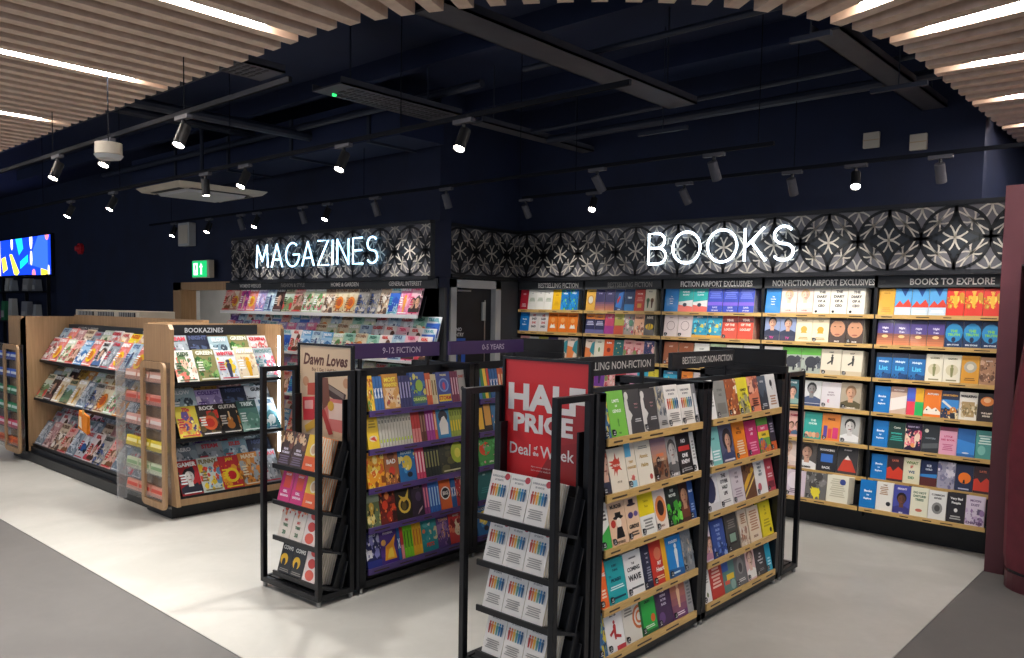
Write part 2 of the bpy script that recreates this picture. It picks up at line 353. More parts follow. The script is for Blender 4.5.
# ------------------------------------------------------------------ cover designs: key | look | base colour | printed shapes
D('''
limits|lime green paperback with white title|76c043|t .5 .78 .07 .6 fff LIMITS;t .5 .67 .05 .3 fff OF;t .5 .56 .07 .7 fff GENIUS;E .5 .34 .05 .09 4f8f2c;R .47 .53 .22 .3 4f8f2c;T .08 .04 2f5a1c THE
venus|charcoal paperback with pale statue figure|38383a|P d9d5cf .0 .0 .2 .0 .24 .3 .4 .42 .3 .5 .22 .55 .2 .75 .08 .9 .0 .7;E .15 .86 .12 .15 d9d5cf;t .68 .66 .035 .5 c98f95 VENUS;t .68 .58 .03 .5 b8808a RISING;L .5 .9 .25 .34 2 c9c9c9
boat|grey paperback with dark harbour picture|b9b6b2|N 5 18 .35 .95 3a4048,565c64,8c9196,d6c9a8;L .15 .85 .08 .2 3 444
people|white paperback with six coloured figures|efeae2|T .87 .05 555 SURROUNDED;T .78 .045 555 BY IDIOTS;F .17 .42 .26 c1392b;F .3 .42 .26 e07b39;F .43 .42 .26 eab543;F .56 .42 .26 5b9e8f;F .69 .42 .26 2f7fb5;F .83 .42 .26 25567e;L .15 .85 .1 .34 5 9a958d
people2|white paperback with coloured figures and red sticker|f3eee6|t .42 .88 .045 .7 777 SURROUNDED;t .45 .8 .04 .6 666 BY IDIOTS;E .84 .9 .13 .13 b8303c;F .17 .44 .27 b8382e;F .3 .44 .27 e07b39;F .43 .44 .27 eab543;F .57 .44 .27 5b9e8f;F .7 .44 .27 2f7fb5;F .83 .44 .27 25567e;L .15 .85 .12 .34 5 aaa59c
greyspine|grey spine with white lettering|8b8a8c|R .2 .8 .2 .75 e8e8e8
redsplat|cream paperback with red ink splat|efe4cf|Z .45 .62 .42 3 c8402b;T .6 .05 f3dccb THE STORY;T .22 .05 7b6a4a OF US
skyhand|cream paperback with pale blue patch|ece1cc|R .0 .6 .7 1 62b5dc;T .58 .06 c49c4a TINY;T .46 .06 c49c4a CHANGES;Z .5 .22 .3 9 d9695f;R .2 .8 .02 .16 8fc6dd
habits|cream paperback with gold title lettering|eee6d3|T .66 .09 b99a55 Atomic;T .46 .09 b99a55 Habits;L .2 .8 .82 .9 2 8d8d85;E .8 .16 .1 .1 c6504a
dunes|brown paperback with orange desert picture|8c6a52|G .45 1 c08a62 8f7b8e 6;N 11 10 .0 .45 5a3d2c,7a4b31,3f2f2a;T .6 .07 e07b45 HORSES;T .48 .06 d8c0a4 OF DUST
greyface|grey paperback with moustached portrait|a9a9a7|H .5 .1 .85 bdb8b2 4a4a4a 5b5b5b;T .06 .05 eee MY LIFE
redcode|black paperback with red and white blocks|1d1c1f|T .8 .1 f0f0f0 NO;R .1 .9 .56 .68 c0302c;T .45 .1 f0f0f0 ONE;T .3 .1 e8e8e8 KNEW;L .2 .9 .06 .16 2 999
whiteplain|white paperback with thin grey lines|e9e7e3|L .2 .8 .3 .8 6 a8a5a0
redhair|dark paperback with red-haired woman|3d2f33|H .5 .05 .9 d8ab94 7d3024 2b2f44
greenwhite|white paperback with green lower corner|e8e7df|P 3fae4a 0 0 1 0 1 .5 0 .3;L .2 .8 .6 .85 3 555
murdle|peach paperback with black hat drawing|f0c9a6|T .88 .09 1d1a1a MURDER;E .55 .62 .3 .07 1d1a1a;R .38 .72 .62 .74 1d1a1a;E .22 .5 .14 .14 c0392b;E .55 .5 .15 .17 f7e6d2;P 1d1a1a .3 .15 .8 .15 .7 .4 .4 .4;T .06 .06 5b4a3a MYSTERIES
murdle2|peach paperback with purple hats drawing|f2cda9|E .5 .78 .34 .06 2b2030;R .32 .68 .78 .9 2b2030;E .35 .55 .2 .14 4a3f73;E .75 .56 .16 .12 6d5a96;T .3 .09 1d1a1a GIRDLE;L .2 .8 .08 .2 2 5b4a3a
yellowtop|white paperback with yellow top half|efeee6|R 0 1 .45 1 f2d91c;T .78 .06 c0a400 Yellow;T .66 .06 c0a400 Face;L .2 .8 .1 .38 4 8b8b85
sunoval|pale paperback with dark burning oval|ece0d6|E .5 .5 .46 .6 e88a4c;E .5 .52 .28 .36 35201c;T .1 .05 8a5a45 HELD
slime|dark paperback with bright green slime|23302b|T .86 .08 e6efe2 NO;T .74 .08 e6efe2 MOVES;N 21 14 .08 .5 59c83c,3d9b33,7fe05a,1f3b22
brownman|dark brown paperback with bearded man|4a2f27|H .5 .1 .85 b98a6b 3a2018 6d3b2b
bluespine|dark blue paperback with plain cover|2b4f8c|T .7 .06 d9e2f0 BLUE;L .2 .8 .2 .4 3 8fa8d0
orangecard|orange paperback with white title|ee6a2a|T .7 .08 fff ORANGE;L .2 .8 .2 .4 3 fbd9c4
picasso|turquoise paperback with dark blue title|23a6ac|T .84 .055 143c52 EVERY;T .74 .055 143c52 THING;t .2 .62 .05 .2 143c52 TO;T .52 .08 143c52 PICASSO;L .12 .88 .3 .4 2 d7f0ee;L .2 .9 .08 .16 1 143c52
coming|white paperback with heavy black title|f1efec|T .72 .05 444 THE;T .6 .1 1d1d20 COMING;T .4 .14 1d1d20 WAVE;L .25 .95 .12 .2 1 555;L .3 .7 .82 .88 1 777
navytext|navy paperback with pale text column|272c44|t .62 .8 .04 .5 d9d9e0 WHY;t .62 .7 .04 .5 d9d9e0 WE;t .62 .6 .04 .5 d9d9e0 DIE;L .4 .9 .15 .5 6 8f93a5
motif|red and yellow striped paperback|cf3a2b|R .72 1 0 1 f0b32a;E .45 .7 .22 .22 e07a5b;T .48 .09 f7efe6 MY;T .34 .11 f7efe6 Heart;L .2 .7 .1 .2 2 f0c9a0
swim|bright blue paperback with diving figure|2487d0|F .6 .2 .6 e8eef4;T .86 .07 fff POOLSIDE;P 1a5c9c 0 0 1 0 1 .16 0 .22;L .2 .7 .06 .14 1 d5e6f5
greycollage|grey paperback with faded street photo|8b8f92|N 31 16 .15 .95 5c6064,a7a9aa,c9b8a0,737f8c
fish|blue and yellow patterned paperback|3a6a9c|N 33 14 0 1 d9c244,4b8fc0,243c66,9fbb55
running|white paperback with red running figure|f4f2ee|T .88 .05 333 A RUNNING;T .78 .05 333 MATTER;F .5 .25 .42 b52d2d;P b52d2d .2 .4 .45 .5 .5 .44 .25 .34;P b52d2d .5 .3 .8 .24 .82 .3 .56 .36;R .5 1 0 .1 c83a45
rings|ivory paperback with orange concentric rings|e4dfd2|O .95 .5 .4 .3 d2703a e4dfd2;O .95 .5 .22 .14 d2703a e4dfd2;L .1 .6 .6 .85 4 8c877c
darkgreen|dark green paperback with a bright panel|1c6a36|R .12 .95 .08 .92 2bb04a;T .72 .06 123f20 GREEN;E .75 .32 .14 .14 e06a2c;L .2 .8 .12 .2 2 d8f0d8
purplestory|deep purple paperback with white title|43284f|T .8 .055 e8dff0 THE;T .7 .055 e8dff0 PEOPLE;T .6 .055 e8dff0 IN THE;T .5 .055 e8dff0 PLAZA;E .3 .2 .2 .2 6a4680
violetlady|purple and orange paperback with dancing figure|8a4a78|G 0 1 5a2f70 d8875a 6;F .5 .25 .6 f0c9a0;L .2 .8 .06 .16 2 f0e0e8
greyblock|plain grey paperback with dark lines|a2a2a0|L .2 .8 .2 .8 7 77777a
stone|stone grey paperback with carved letters|8c8c86|T .75 .07 5a5a56 STONE;T .62 .07 5a5a56 AGE;R .15 .85 .1 .4 74746e
rust|rust brown and cream patterned paperback|9a4f2a|N 41 14 0 1 d98b4a,efe2c9,6a3018,c8743a
yellowband|yellow paperback with grey city drawing|e8d832|N 43 14 0 .45 a8a27a,6b6b55,d2c84a;T .66 .07 4a4a22 COMEDY;T .55 .06 4a4a22 CLUB
salmon|salmon paperback with dark roofs|e08462|N 44 12 .5 1 b8604a,7b4a4a,f0b090;L .2 .8 .15 .4 4 5a2f2a
slate|slate blue paperback with mountain ridge|4a5664|P 2c3542 0 0 1 0 1 .4 .7 .6 .4 .35 0 .55;T .84 .06 d8dde2 RIDGE;L .2 .8 .1 .2 2 b9c0c8
bird|white paperback with small black bird|e8e6e2|E .5 .74 .13 .16 1f1f24;P 1f1f24 .5 .7 .62 .52 .52 .6;L .2 .8 .1 .4 4 b48a6a
teal|teal and white striped paperback|7cc3bf|R 0 .3 0 1 ecebe6;T .7 .06 23595a CALM;L .35 .9 .1 .4 4 e8f4f2
wavy|blue paperback with dark-haired woman|5a5f7c|E .55 .6 .38 .42 22222c;H .55 .05 .8 d9a88c 22222c 40486c;L .1 .9 .02 .1 1 e0dce8
tangerine|bright orange paperback with white lines|f08a22|T .8 .07 8c3a10 FEEL;T .7 .07 8c3a10 BETTER;L .2 .8 .1 .5 6 fbe0c0
magenta|magenta paperback with pale lettering|cf2f6a|T .75 .08 fbe6ee LOVE;T .62 .07 fbe6ee LIFE;L .2 .8 .1 .4 4 f0a0bc
bands|green yellow and pink banded paperback|6aa84a|R 0 1 .62 .8 e0457a;R 0 1 .42 .62 f0d23a;T .71 .07 fff PARTY;T .52 .07 2f4a22 GAMES;N 47 9 0 .35 e07a3a,c03a5a,3a7ac0
darkband|dark paperback with orange foot|3a3440|R 0 1 0 .25 d9642f;L .2 .8 .5 .8 4 b8b0c0
swallow|white paperback with navy bird silhouette|e6e6e6|E .4 .55 .4 .5 2a3252;R 0 1 0 .2 d9d9d9;T .86 .06 333 FLIGHT
bigblack|white paperback with tall black words|f0eeea|T .82 .1 26262a THE;T .67 .1 26262a OTHER;T .52 .1 26262a HALF;T .36 .09 26262a LIFE;L .2 .8 .1 .2 2 999
pinkgrey|pale lilac paperback with grey words|ddd2d6|T .8 .06 77666f LIVE;T .68 .06 77666f YOUR;T .56 .06 77666f LIFE;L .2 .8 .12 .4 4 b09aa6
diagonal|brown paperback with yellow diagonal flash|6e4a33|P e2b33a 0 .2 1 .75 1 .95 0 .4;P f0d67a 0 .05 1 .55 1 .62 0 .12;N 51 8 .7 1 8a5a3a,4a2f22
bigtext|white paperback with stacked bold words|f2f0ec|T .86 .07 2a4a52 WHAT;T .76 .07 2a4a52 WENT;T .66 .07 2a4a52 ON;T .56 .07 2a4a52 NEXT;E .3 .22 .16 .16 c0606a
pinkred|red paperback with small white type|c24a55|T .7 .07 f6e0e0 PINK;R .1 .9 .1 .3 7a2f3c;L .2 .8 .4 .55 2 f0d0d0
lilacman|lilac and white paperback with faces|d9cfd8|H .3 .05 .7 c8998a 4a3a3a 8a6a90;H .75 .05 .6 d9b09a 6a4a3a c08aa0
bluewords|royal blue paperback with pale blue words|33509a|T .84 .07 a8bde8 WORDS;T .72 .07 a8bde8 FROM;T .6 .07 a8bde8 THE;T .48 .07 a8bde8 WISE;N 53 8 0 .35 6a8ad0,25407a,9fb4e0
tablet|dark grey paperback with green tablet|4a4844|R .2 .8 .18 .5 2a2826;R .26 .74 .24 .46 8fae98;L .2 .8 .6 .85 4 8a867e
dotted|cream paperback with brown blossom|ead9c2|N 55 12 0 .5 c89a78,b08068,f2e8d8;L .2 .8 .6 .9 5 b07f5a
peach|peach cream paperback with brown text|efdcc0|L .15 .85 .3 .9 8 c08a66;T .14 .07 8a5a3a BREAD
canary|canary yellow paperback with pale text|ecd82f|T .84 .06 a89410 YES;T .74 .06 a89410 TO;T .64 .06 a89410 LIFE;L .2 .8 .25 .5 3 b8a41c;E .75 .14 .1 .1 3a3a20
whiteleaf|white paperback with small leaf emblem|eceae4|E .5 .2 .12 .16 6a7a4a;L .2 .8 .5 .85 5 a5a29a
redlist|red paperback with cream list|c03a30|L .15 .85 .25 .9 7 f0c8b8
arcade|green paperback with coloured blocks|5f8a82|R 0 .5 .55 1 3a62b0;R .3 .9 .3 .45 ecc83a;R .1 .5 .2 .3 d85a4a;E .75 .15 .2 .2 8fb0a8
cave|grey paperback with pale skull emblem|6b6a6c|E .5 .55 .28 .34 8c8a88;E .5 .5 .16 .2 3f3d40;T .85 .06 e8e4e0 CAVE;L .2 .8 .1 .2 2 d8d4d0
pinkface|pink and white paperback with profile|e3c0bd|H .5 .05 .85 e8c5b0 8a4a42 f2eee8;R 0 1 .88 1 f4f0ea
blackwords|charcoal paperback with white centred words|38373b|T .62 .05 f0f0f0 THE;T .53 .05 f0f0f0 MOST;T .44 .05 f0f0f0 IMPORTANT;T .35 .05 f0f0f0 THING;L .3 .7 .12 .2 2 8a898c
cyan|cyan blue paperback with plain cover|2fa6c4|T .8 .06 0f4a5c SEA;L .2 .8 .15 .4 3 bfe6ef
''')
D('''
card|blue title card with white words|1477c4|T .62 .085 fff Books;t .5 .48 .06 .3 fff to;T .34 .085 fff Explore
cardair|blue title card with small white words|1a82cc|T .66 .05 fff The;T .56 .05 fff Bestselling;T .46 .05 fff Airport;T .36 .05 fff Reads
goldn|gold paperback with faint title|dba332|T .84 .07 b07d18 North;L .2 .8 .1 .3 3 c08c22
peaks|blue paperback with red mountain peaks|5aa4dc|P c8d9e8 0 0 1 0 1 .3 0 .3;P d8412c 0 .3 .3 .55 .5 .4 .8 .6 1 .4 1 .3;P 1f4a8c .3 1 .8 1 .6 .7;L .1 .9 .08 .2 2 eef4fa
redgold|red paperback with gold figures|de3a2b|N 61 10 .3 .7 e8b53a,f2d05a,c88a22;F .5 .3 .55 e8b53a;T .86 .06 f2d05a RED
sunset|purple sunset paperback with white title|4d3f86|G .0 .45 e0895a 6a3a34 5;R 0 1 .85 1 2a2a52;T .66 .1 e8e2f4 Night;T .52 .07 e8e2f4 Train;E .5 .34 .2 .1 f5c98a
traitor|dark blue paperback with green title|17335c|E .5 .55 .5 .6 2a8fc8;T .62 .1 8fd83a THE;T .48 .1 8fd83a TRUTH;E .5 .3 .12 .16 10284a;T .1 .06 e0e8f0 BEN STONE
list|blue paperback with bold pale title|1c6aac|R 0 1 .82 1 17243c;T .66 .1 dff0fa Midnight;T .42 .18 4fc0ea List;N 62 7 0 .25 16457c,0f345c
creamfig|cream paperback with round figure|e9e2cc|E .5 .45 .36 .36 d5cba8;F .5 .2 .45 8a8a5a;T .86 .06 77704a GARDEN;L .2 .8 .04 .12 1 8a845c
amber|amber paperback with grey circle|dc9c2e|E .5 .6 .36 .36 b0aa98;E .5 .6 .2 .2 dcd4c0;L .2 .8 .1 .22 2 8a5c14
tanleaf|tan paperback with dark plants|b98a68|N 63 12 .1 .8 6a4a36,8a6248,d8b090;T .86 .05 f0e4d8 ROOTS
map|pale tan paperback with folded map|d2b6a2|P f0e8e0 0 .1 1 .25 1 .7 0 .55;R 0 1 .8 1 a8867a;T .88 .05 f8f0e8 OLD ROADS
blocks|multicoloured paperback in four squares|6a5ac8|R .5 1 .5 1 f0b52c;R 0 .5 0 .5 e8435a;R .5 1 0 .5 2cb862;R .0 .45 .6 .95 4a6ad0
fox|orange paperback with white mountain line|ee7f28|T .84 .07 fff AUTUMN;P fbeede 0 .1 1 .1 1 .2 .7 .36 .5 .28 .25 .4 0 .2;E .2 .26 .05 .05 2a1a10;E .75 .26 .05 .05 2a1a10
coast|navy paperback with coast photograph|2a3350|P 3a8ad0 0 .35 1 .35 1 .68 0 .68;P e8e4da 0 .6 .7 .3 .8 .34 .1 .66;N 64 8 0 .35 d88a3a,1c2030,e8d8b0;T .84 .07 e8a84a NORTHERN
pictureframe|white paperback with framed town picture|ece6da|R .14 .86 .12 .66 b79a6a;N 65 12 .2 .6 8a7a52,d8c8a0,a88a5a;T .86 .09 222 WALKING
ember|black paperback with glowing orange plate|2a1c18|E .5 .72 .36 .3 e8863a;E .5 .76 .2 .16 f6c08a;T .3 .06 e8d8c8 THE LAST;T .2 .06 e8d8c8 DISHES
curio|dark green paperback with teal lettering|24443f|T .8 .08 e0e8d8 Curio;T .58 .06 4ad0c0 BOTANICA;L .1 .9 .3 .5 3 3aa89a
fireworks|dark paperback with pink fireworks|2c1c3c|N 66 16 .2 .75 e87a8a,f2b0a0,c84a6a,f6d8c0;T .86 .06 d8c8e8 NIGHT SKY;E .5 .2 .12 .14 f0a060
moon|dark grey paperback with small moon|2c3238|E .25 .78 .12 .12 d8d4c4;P 5a5f62 0 .3 1 .38 1 .2 0 .12;T .52 .06 8a949c HUNTERS
pinkcover|pink paperback with rose text|e6a8c0|R 0 1 .86 1 7a3a52;T .66 .07 c83a6a LITTLE;T .54 .07 c83a6a RED BOOK;L .2 .8 .15 .4 4 c86a8c
field|blue paperback with plain horizon|2a6ab0|P 3a8ad8 0 .1 1 .1 1 .5 0 .62;E .5 .14 .2 .05 d8e0e8
tealtext|teal paperback with pale pattern|4f9a92|L .15 .85 .5 .85 4 d8ece4;E .35 .3 .22 .3 7fc0b4
eyes|dark paperback with red city lights|40282c|P d8402c 0 .1 1 .1 1 .45 .7 .6 .4 .4 .2 .56 0 .5;T .82 .08 e87a5a LATE
letters|cream paperback with coloured brush letters|e8e2c4|T .82 .11 6a8a4a WHAT;T .66 .11 c84a3a IF;T .46 .11 3a5a7a WE;T .24 .1 3a8a5a DID
deepblue|dark blue paperback with white title|1c2a50|T .8 .09 e8eef8 ICE;T .66 .07 e8eef8 COLD;R 0 1 .0 .35 5a2a2a;P 3a8ad0 0 .35 1 .35 1 .5 0 .45
mist|grey-lilac paperback with misty faces|a8a6bc|N 67 14 0 1 c8c4d4,8a88a4,e0dce6,74729a
bloodmoon|dark blue paperback with orange sun|26304f|E .52 .5 .36 .36 ee7a22;P 1a1a24 .42 .3 .56 .3 .54 .44 .46 .44;L .2 .8 .05 .14 1 c8d0e8
smalltext|white paperback with small brown text|ece8e0|L .2 .7 .55 .85 5 b08a6a;E .75 .26 .14 .14 2a2a30;T .9 .05 8a6a4a TIME
smile|violet blue paperback with smiling man|4a50a4|H .5 .04 .72 6a4636 1c1412 3a3a80;T .88 .07 e8e8f8 BRIGHT;T .04 .05 e8e8f8 SIDE
lines|cream paperback with green words|e8e6cf|T .82 .08 3a6a4a DO NOT;T .7 .08 3a6a4a DISTURB;T .58 .08 3a6a4a TREES;E .5 .22 .2 .1 c8705a
thumb|white paperback with grey thumbprint|e6e6e2|T .86 .07 4a4a4a COMMON;T .75 .07 4a4a4a SENSE;E .5 .4 .3 .36 8a8a88;E .5 .4 .16 .2 4a4a48
blackgold|black paperback with white slogan|26242a|T .8 .1 f0f0ec Very Bad;T .66 .1 f0f0ec People;E .5 .42 .1 .12 e8e8e4;L .2 .8 .1 .25 2 b8b8b4
lilacwords|lilac white paperback with violet title|ddd0e0|T .84 .08 6a4a7a MOON;T .7 .08 6a4a7a DUST;N 68 8 .1 .5 9a7aa8,c8b0d0,6a5a78;T .1 .09 5a3a6a CHAPTER
blonde|pale paperback with blonde woman|e2cfc4|H .5 .22 .72 e8c0a8 d8b080 f0dcd0;T .12 .05 a8645a COVER;R 0 1 0 .06 c8a090
diary|cream hardback with bold black title|efe9da|T .82 .1 26241f THE;T .65 .1 26241f DIARY;T .48 .1 26241f OF A;T .31 .1 26241f CEO;E .2 .09 .08 .08 26241f
tvman|blue-grey paperback with dark-haired presenter|8f9cc0|R 0 1 0 .3 3a3a52;H .5 .22 .74 d8a488 2a201c 28304a;T .12 .1 d84a9a TV
goldbadge|cream paperback with gold badge|eee0bc|E .5 .5 .2 .2 d8a02c;P d8a02c .3 .35 .7 .35 .5 .6;T .86 .06 a88a4a GOLD;L .2 .8 .08 .2 2 b89a5a
tanman|paperback filled by a tanned male face|4a3a34|E .5 .55 .44 .5 c8906c;E .5 .95 .4 .2 4a3024;E .34 .62 .06 .03 2a1c18;E .66 .62 .06 .03 2a1c18;E .5 .32 .16 .05 a05a4a;T .06 .06 f0e8e0 FACE
redstripe|white paperback with red stripe|e8e4de|R 0 1 .2 .5 d8543c;T .75 .07 333 ROAD;L .2 .8 .05 .15 1 888
elephant|green and grey paperback with dark animal|a8b0a4|R 0 1 .72 1 5aa83c;N 71 8 .15 .6 3a3c44,5a5e64,c8ccc4;E .5 .45 .3 .3 34363e;R .3 .4 .1 .4 34363e;R .6 .7 .1 .4 34363e
jumper|cream paperback with leaping figure|ddd3bd|F .55 .4 .4 3a3a36;P 3a3a36 .3 .45 .55 .6 .6 .54 .34 .4;R 0 1 0 .18 c8b89a;T .88 .06 5a5244 LEAP
yellowred|yellow and red paperback|e8b83a|N 72 9 0 .7 c8503a,d88a2a,8a3a2a;T .86 .08 7a2a1a SPICE
violetcover|violet paperback with dark figure|7a3a9a|F .5 .15 .6 2a1a44;T .86 .07 f0d8f8 WITCH
tealportrait|teal paperback with seated figure|3a6a72|H .5 .05 .7 d8a890 3a2a28 88a8a0;T .88 .07 e8f0f0 STAGE
bwman|white paperback with grey male portrait|d8d8d6|H .5 .12 .82 8a8886 2a2a2c 4a5878;R 0 1 0 .1 3a4a72
pinktitle|pale grey paperback with pink initials|dcd6d8|T .6 .06 9a8a92 SEVEN;T .5 .06 9a8a92 SECRETS;t .4 .26 .12 .3 d0406a E
general|tan paperback with uniformed man|b0a28c|H .5 .05 .86 d0a080 8a6a4a 5a5236;T .06 .06 e8e0d0 COMMAND
whitepurple|white paperback with purple edge|e0dae0|R .6 1 0 1 6a4a80;L .1 .5 .2 .8 6 a898a8
darkcity|dark indigo paperback with lit street|34304e|N 73 12 0 .7 6a5a8a,e0b070,24203a;T .85 .07 d8d0f0 CITY
crowd|pink paperback with group of faces|e0b0a4|H .3 .1 .5 d8a890 5a3a2a a84a4a;H .7 .1 .55 c89078 3a2a24 4a6a8a;T .84 .09 a83a4a FAMILY
tealpattern|turquoise paperback with row of heads|35a79c|T .7 .08 e0f4ee THE;T .58 .08 e0f4ee CHOIR;E .2 .16 .12 .16 e8c0a0;E .4 .16 .12 .16 d8a080;E .6 .16 .12 .16 e8b890;E .8 .16 .12 .16 c88a6a
orangebars|orange paperback with coloured bars|e88a3a|R .1 .3 .1 .55 5a4aa0;R .35 .55 .1 .45 e04a4a;R .6 .9 .1 .5 d83a7a;T .8 .08 7a3a10 PRIZE
bwyouth|grey paperback with young man's portrait|b8b8b4|H .5 .06 .86 d4d0cc 2a2a2a e8e8e6;E .14 .12 .08 .08 1f1f24
footballer|grey paperback with footballer in white|5a5552|H .5 .0 .95 d0a48c 3a2f2a f2f2f0;T .08 .07 202020 NUMBER
scoreblue|black paperback with blue centre panel|2c2c30|R .2 .8 .35 .65 3a72c8;T .8 .08 e8e8e8 BOUNCING;T .15 .09 e8e8e8 BACK
mountred|charcoal paperback with red mountain|3c3a3c|P c8402c .05 .1 .95 .1 .7 .5 .5 .66 .3 .5;P f0e8e4 .35 .52 .65 .52 .5 .68;T .86 .06 e0dcdc SUMMIT
redpink|red and pink paperback with dancer|d23a56|F .5 .2 .55 f8d0d8;R 0 1 0 .2 f0c0c8;T .85 .08 fff SHOW
oldman|orange-grey paperback with weathered face|8a6a5a|E .5 .6 .4 .5 c8a088;E .5 .95 .42 .2 e0dcd4;R 0 1 0 .3 d8642c;T .14 .08 f4e0c8 STILL
lilacflag|pale lilac paperback with soft shape|d6c6d2|E .4 .6 .3 .4 e8dce4;L .2 .8 .1 .3 3 8a7a88
greyyellow|grey paperback with yellow splash|6e6c6a|N 75 12 .5 1 8a8886,4a4846,a8a6a4;Z .5 .26 .44 8 e8d83a
manuscript|ivory paperback with faint written lines|e8e4d0|L .15 .85 .2 .9 9 c8c2a8;E .72 .78 .14 .14 34468c
coral|teal white and coral paperback|38b8b4|P f4f2ee 0 0 1 0 1 .5 0 .42;P f2786c 0 0 1 0 1 .22 0 .3;E .45 .3 .14 .12 2a3a4a;T .84 .07 fff AUGUST;T .72 .07 fff ISLAND
indigo|indigo paperback with pale blue type|3a50c0|L .1 .9 .55 .95 5 7a8ae8;R 0 1 .28 .42 8a6ae0;T .2 .07 e8e8ff DAYS;T .08 .06 e8e8ff OF RAIN
pinkline|pale pink paperback with drawn face|e8d8d4|O .5 .5 .3 .27 8a6a64 e8d8d4;T .86 .05 8a5a54 SORRY;E .2 .12 .09 .09 26262a
lagoon|turquoise paperback with yellow shapes|32a4c8|R 0 1 .84 1 18688c;N 76 9 .2 .7 e8d84a,4ac8e0,2a7a9a;R 0 1 0 .12 e8b04a;T .9 .05 fff LAGOON
locust|red paperback with large cream words|d84f3a|G .7 1 3a2c34 d84f3a 4;T .8 .1 f8e8d8 YEAR;T .6 .1 f8e8d8 OF THE;T .4 .1 f8e8d8 LOCUST
saddle|saddle brown paperback with plain front|9a5634|L .2 .8 .1 .3 3 d8a888;T .8 .06 e8c8b0 WEST
ivory|ivory paperback with grey words|e4e2da|T .75 .07 77756c QUIET;L .2 .8 .2 .5 5 a8a69c
greenpale|pale green paperback with flower|b8cfa4|E .5 .5 .24 .24 e88a9a;T .86 .06 3a5a3a MEADOW
''')
D('''
ovalgold|gold paperback with oval portrait frame|e2ae48|E .5 .5 .34 .44 c88a3a;E .5 .5 .26 .34 d8d0c0;T .9 .05 7a5a1a CLARA
dusk|indigo dusk paperback with orange foot|3a3560|G 0 .4 c8784a 5a4068 4;T .8 .06 c8c0e8 DUSK
diveblue|navy paperback with red and blue figure|27406e|P 2f78c8 .1 .2 .7 .1 .9 .9 .4 .8;P c83a3a .3 .3 .6 .6 .5 .7 .25 .5;T .06 .05 e0e8f4 DIVE
seablue|dark navy paperback with sea title|1c3860|R 0 1 0 .3 2f7ab8;T .6 .08 d0e4f4 TIDE
redhouse|red paperback with gold window|b8382c|R .3 .7 .15 .35 d8a04a;T .8 .07 f4d8c8 HOUSE;L .2 .8 .45 .65 3 e0988a
creamfolk|cream paperback with green folk figures|ddd6bc|E .3 .5 .16 .2 5a7a4a;E .7 .5 .16 .2 7a5a3a;F .3 .15 .4 3a5a3a;F .7 .15 .4 5a3a2a;T .9 .06 4a3a2a FOLK
ochre|yellow paperback with faint title|f0bc22|T .7 .07 c88a0a SUN;L .2 .8 .2 .4 3 d8a010
bluegreen|blue and green marbled paperback|1c78c0|N 81 14 0 1 3ab84a,2a98e0,8ad83a,1058a0;T .8 .08 e8f8ff WILD
threewhite|white paperback with small green type|f0ede4|L .15 .85 .4 .6 3 9aa88a;E .5 .82 .06 .06 8a8a8a
redtitle|red paperback with white lower type|c4283a|T .75 .07 f8e0e0 RED;L .2 .8 .12 .3 3 f8e0e0
redwhite|red and white lettered paperback|e4dcd8|T .84 .12 c0342c HE;T .66 .12 2a2a2e SAID;T .46 .12 c0342c SHE;T .26 .12 2a2a2e SAID
orangetree|orange paperback with white bird|f07f26|P f8f0e4 .2 .2 .8 .2 .65 .42 .5 .34 .35 .42;T .84 .08 7a2f08 ORCHARD;E .5 .6 .2 .2 f6a45a
blues|navy paperback with orange title band|2c2f58|R 0 1 .7 .95 e88a3a;T .82 .07 2c2f58 KNIGHT;L .1 .9 .4 .62 3 d0d0e8;R 0 1 0 .2 6a6aa0
roseband|rose pink paperback with magenta foot|c84468|R 0 1 0 .4 a83a90;T .8 .07 fbe0e8 ROSE
olive|olive paperback with red lower half|b0a84a|R 0 1 0 .42 c85038;T .75 .07 4a4a1a OLIVE
greypink|grey paperback with pink and green drawing|b0a29c|N 83 10 .1 .9 c84a6a,3a7a5a,8a7a74,e8d8d0
peachart|peach paperback with dark letters|eab08a|T .8 .11 5a2a24 TOAST;N 84 8 0 .6 c86a4a,f4d0b0,8a4a3a
beepanel|black paperback with yellow bee|26221f|E .5 .42 .4 .26 f0c82a;R .35 .42 .3 .55 26221f;R .55 .62 .3 .55 26221f;T .84 .12 e8e0cc HIVE
palecream|cream paperback with leafy sprig|ece8d4|E .5 .5 .1 .22 7a9a5a;T .86 .06 6a6a4a HOME
bright|orange paperback with dark heart|e8622a|E .5 .5 .2 .2 8a2a1a;T .84 .08 fff BURN
tealdark|teal paperback with gold stars|1f6a6a|E .3 .6 .05 .05 e8c84a;E .7 .7 .05 .05 e8c84a;E .5 .4 .05 .05 e8c84a;T .85 .06 e0f0e8 STARS
rosy|pink paperback with red flowers|e8a8a4|N 85 10 0 .7 d04a5a,f4d0cc,8a9a5a;T .86 .08 a82a3a ROSIE
sundown|pale paperback with orange and teal shapes|ead6c4|P e8864a 0 0 .6 0 .8 .5 0 .6;P 3a8a94 .5 .4 1 .2 1 .9 .7 .8;T .88 .06 5a3a2a SHORE
navypink|navy and pink paperback with swirl|3a3a68|N 86 9 0 .8 e07a8a,f0c0b8,5a5a90;T .88 .07 f0d8e0 TWIST
''')
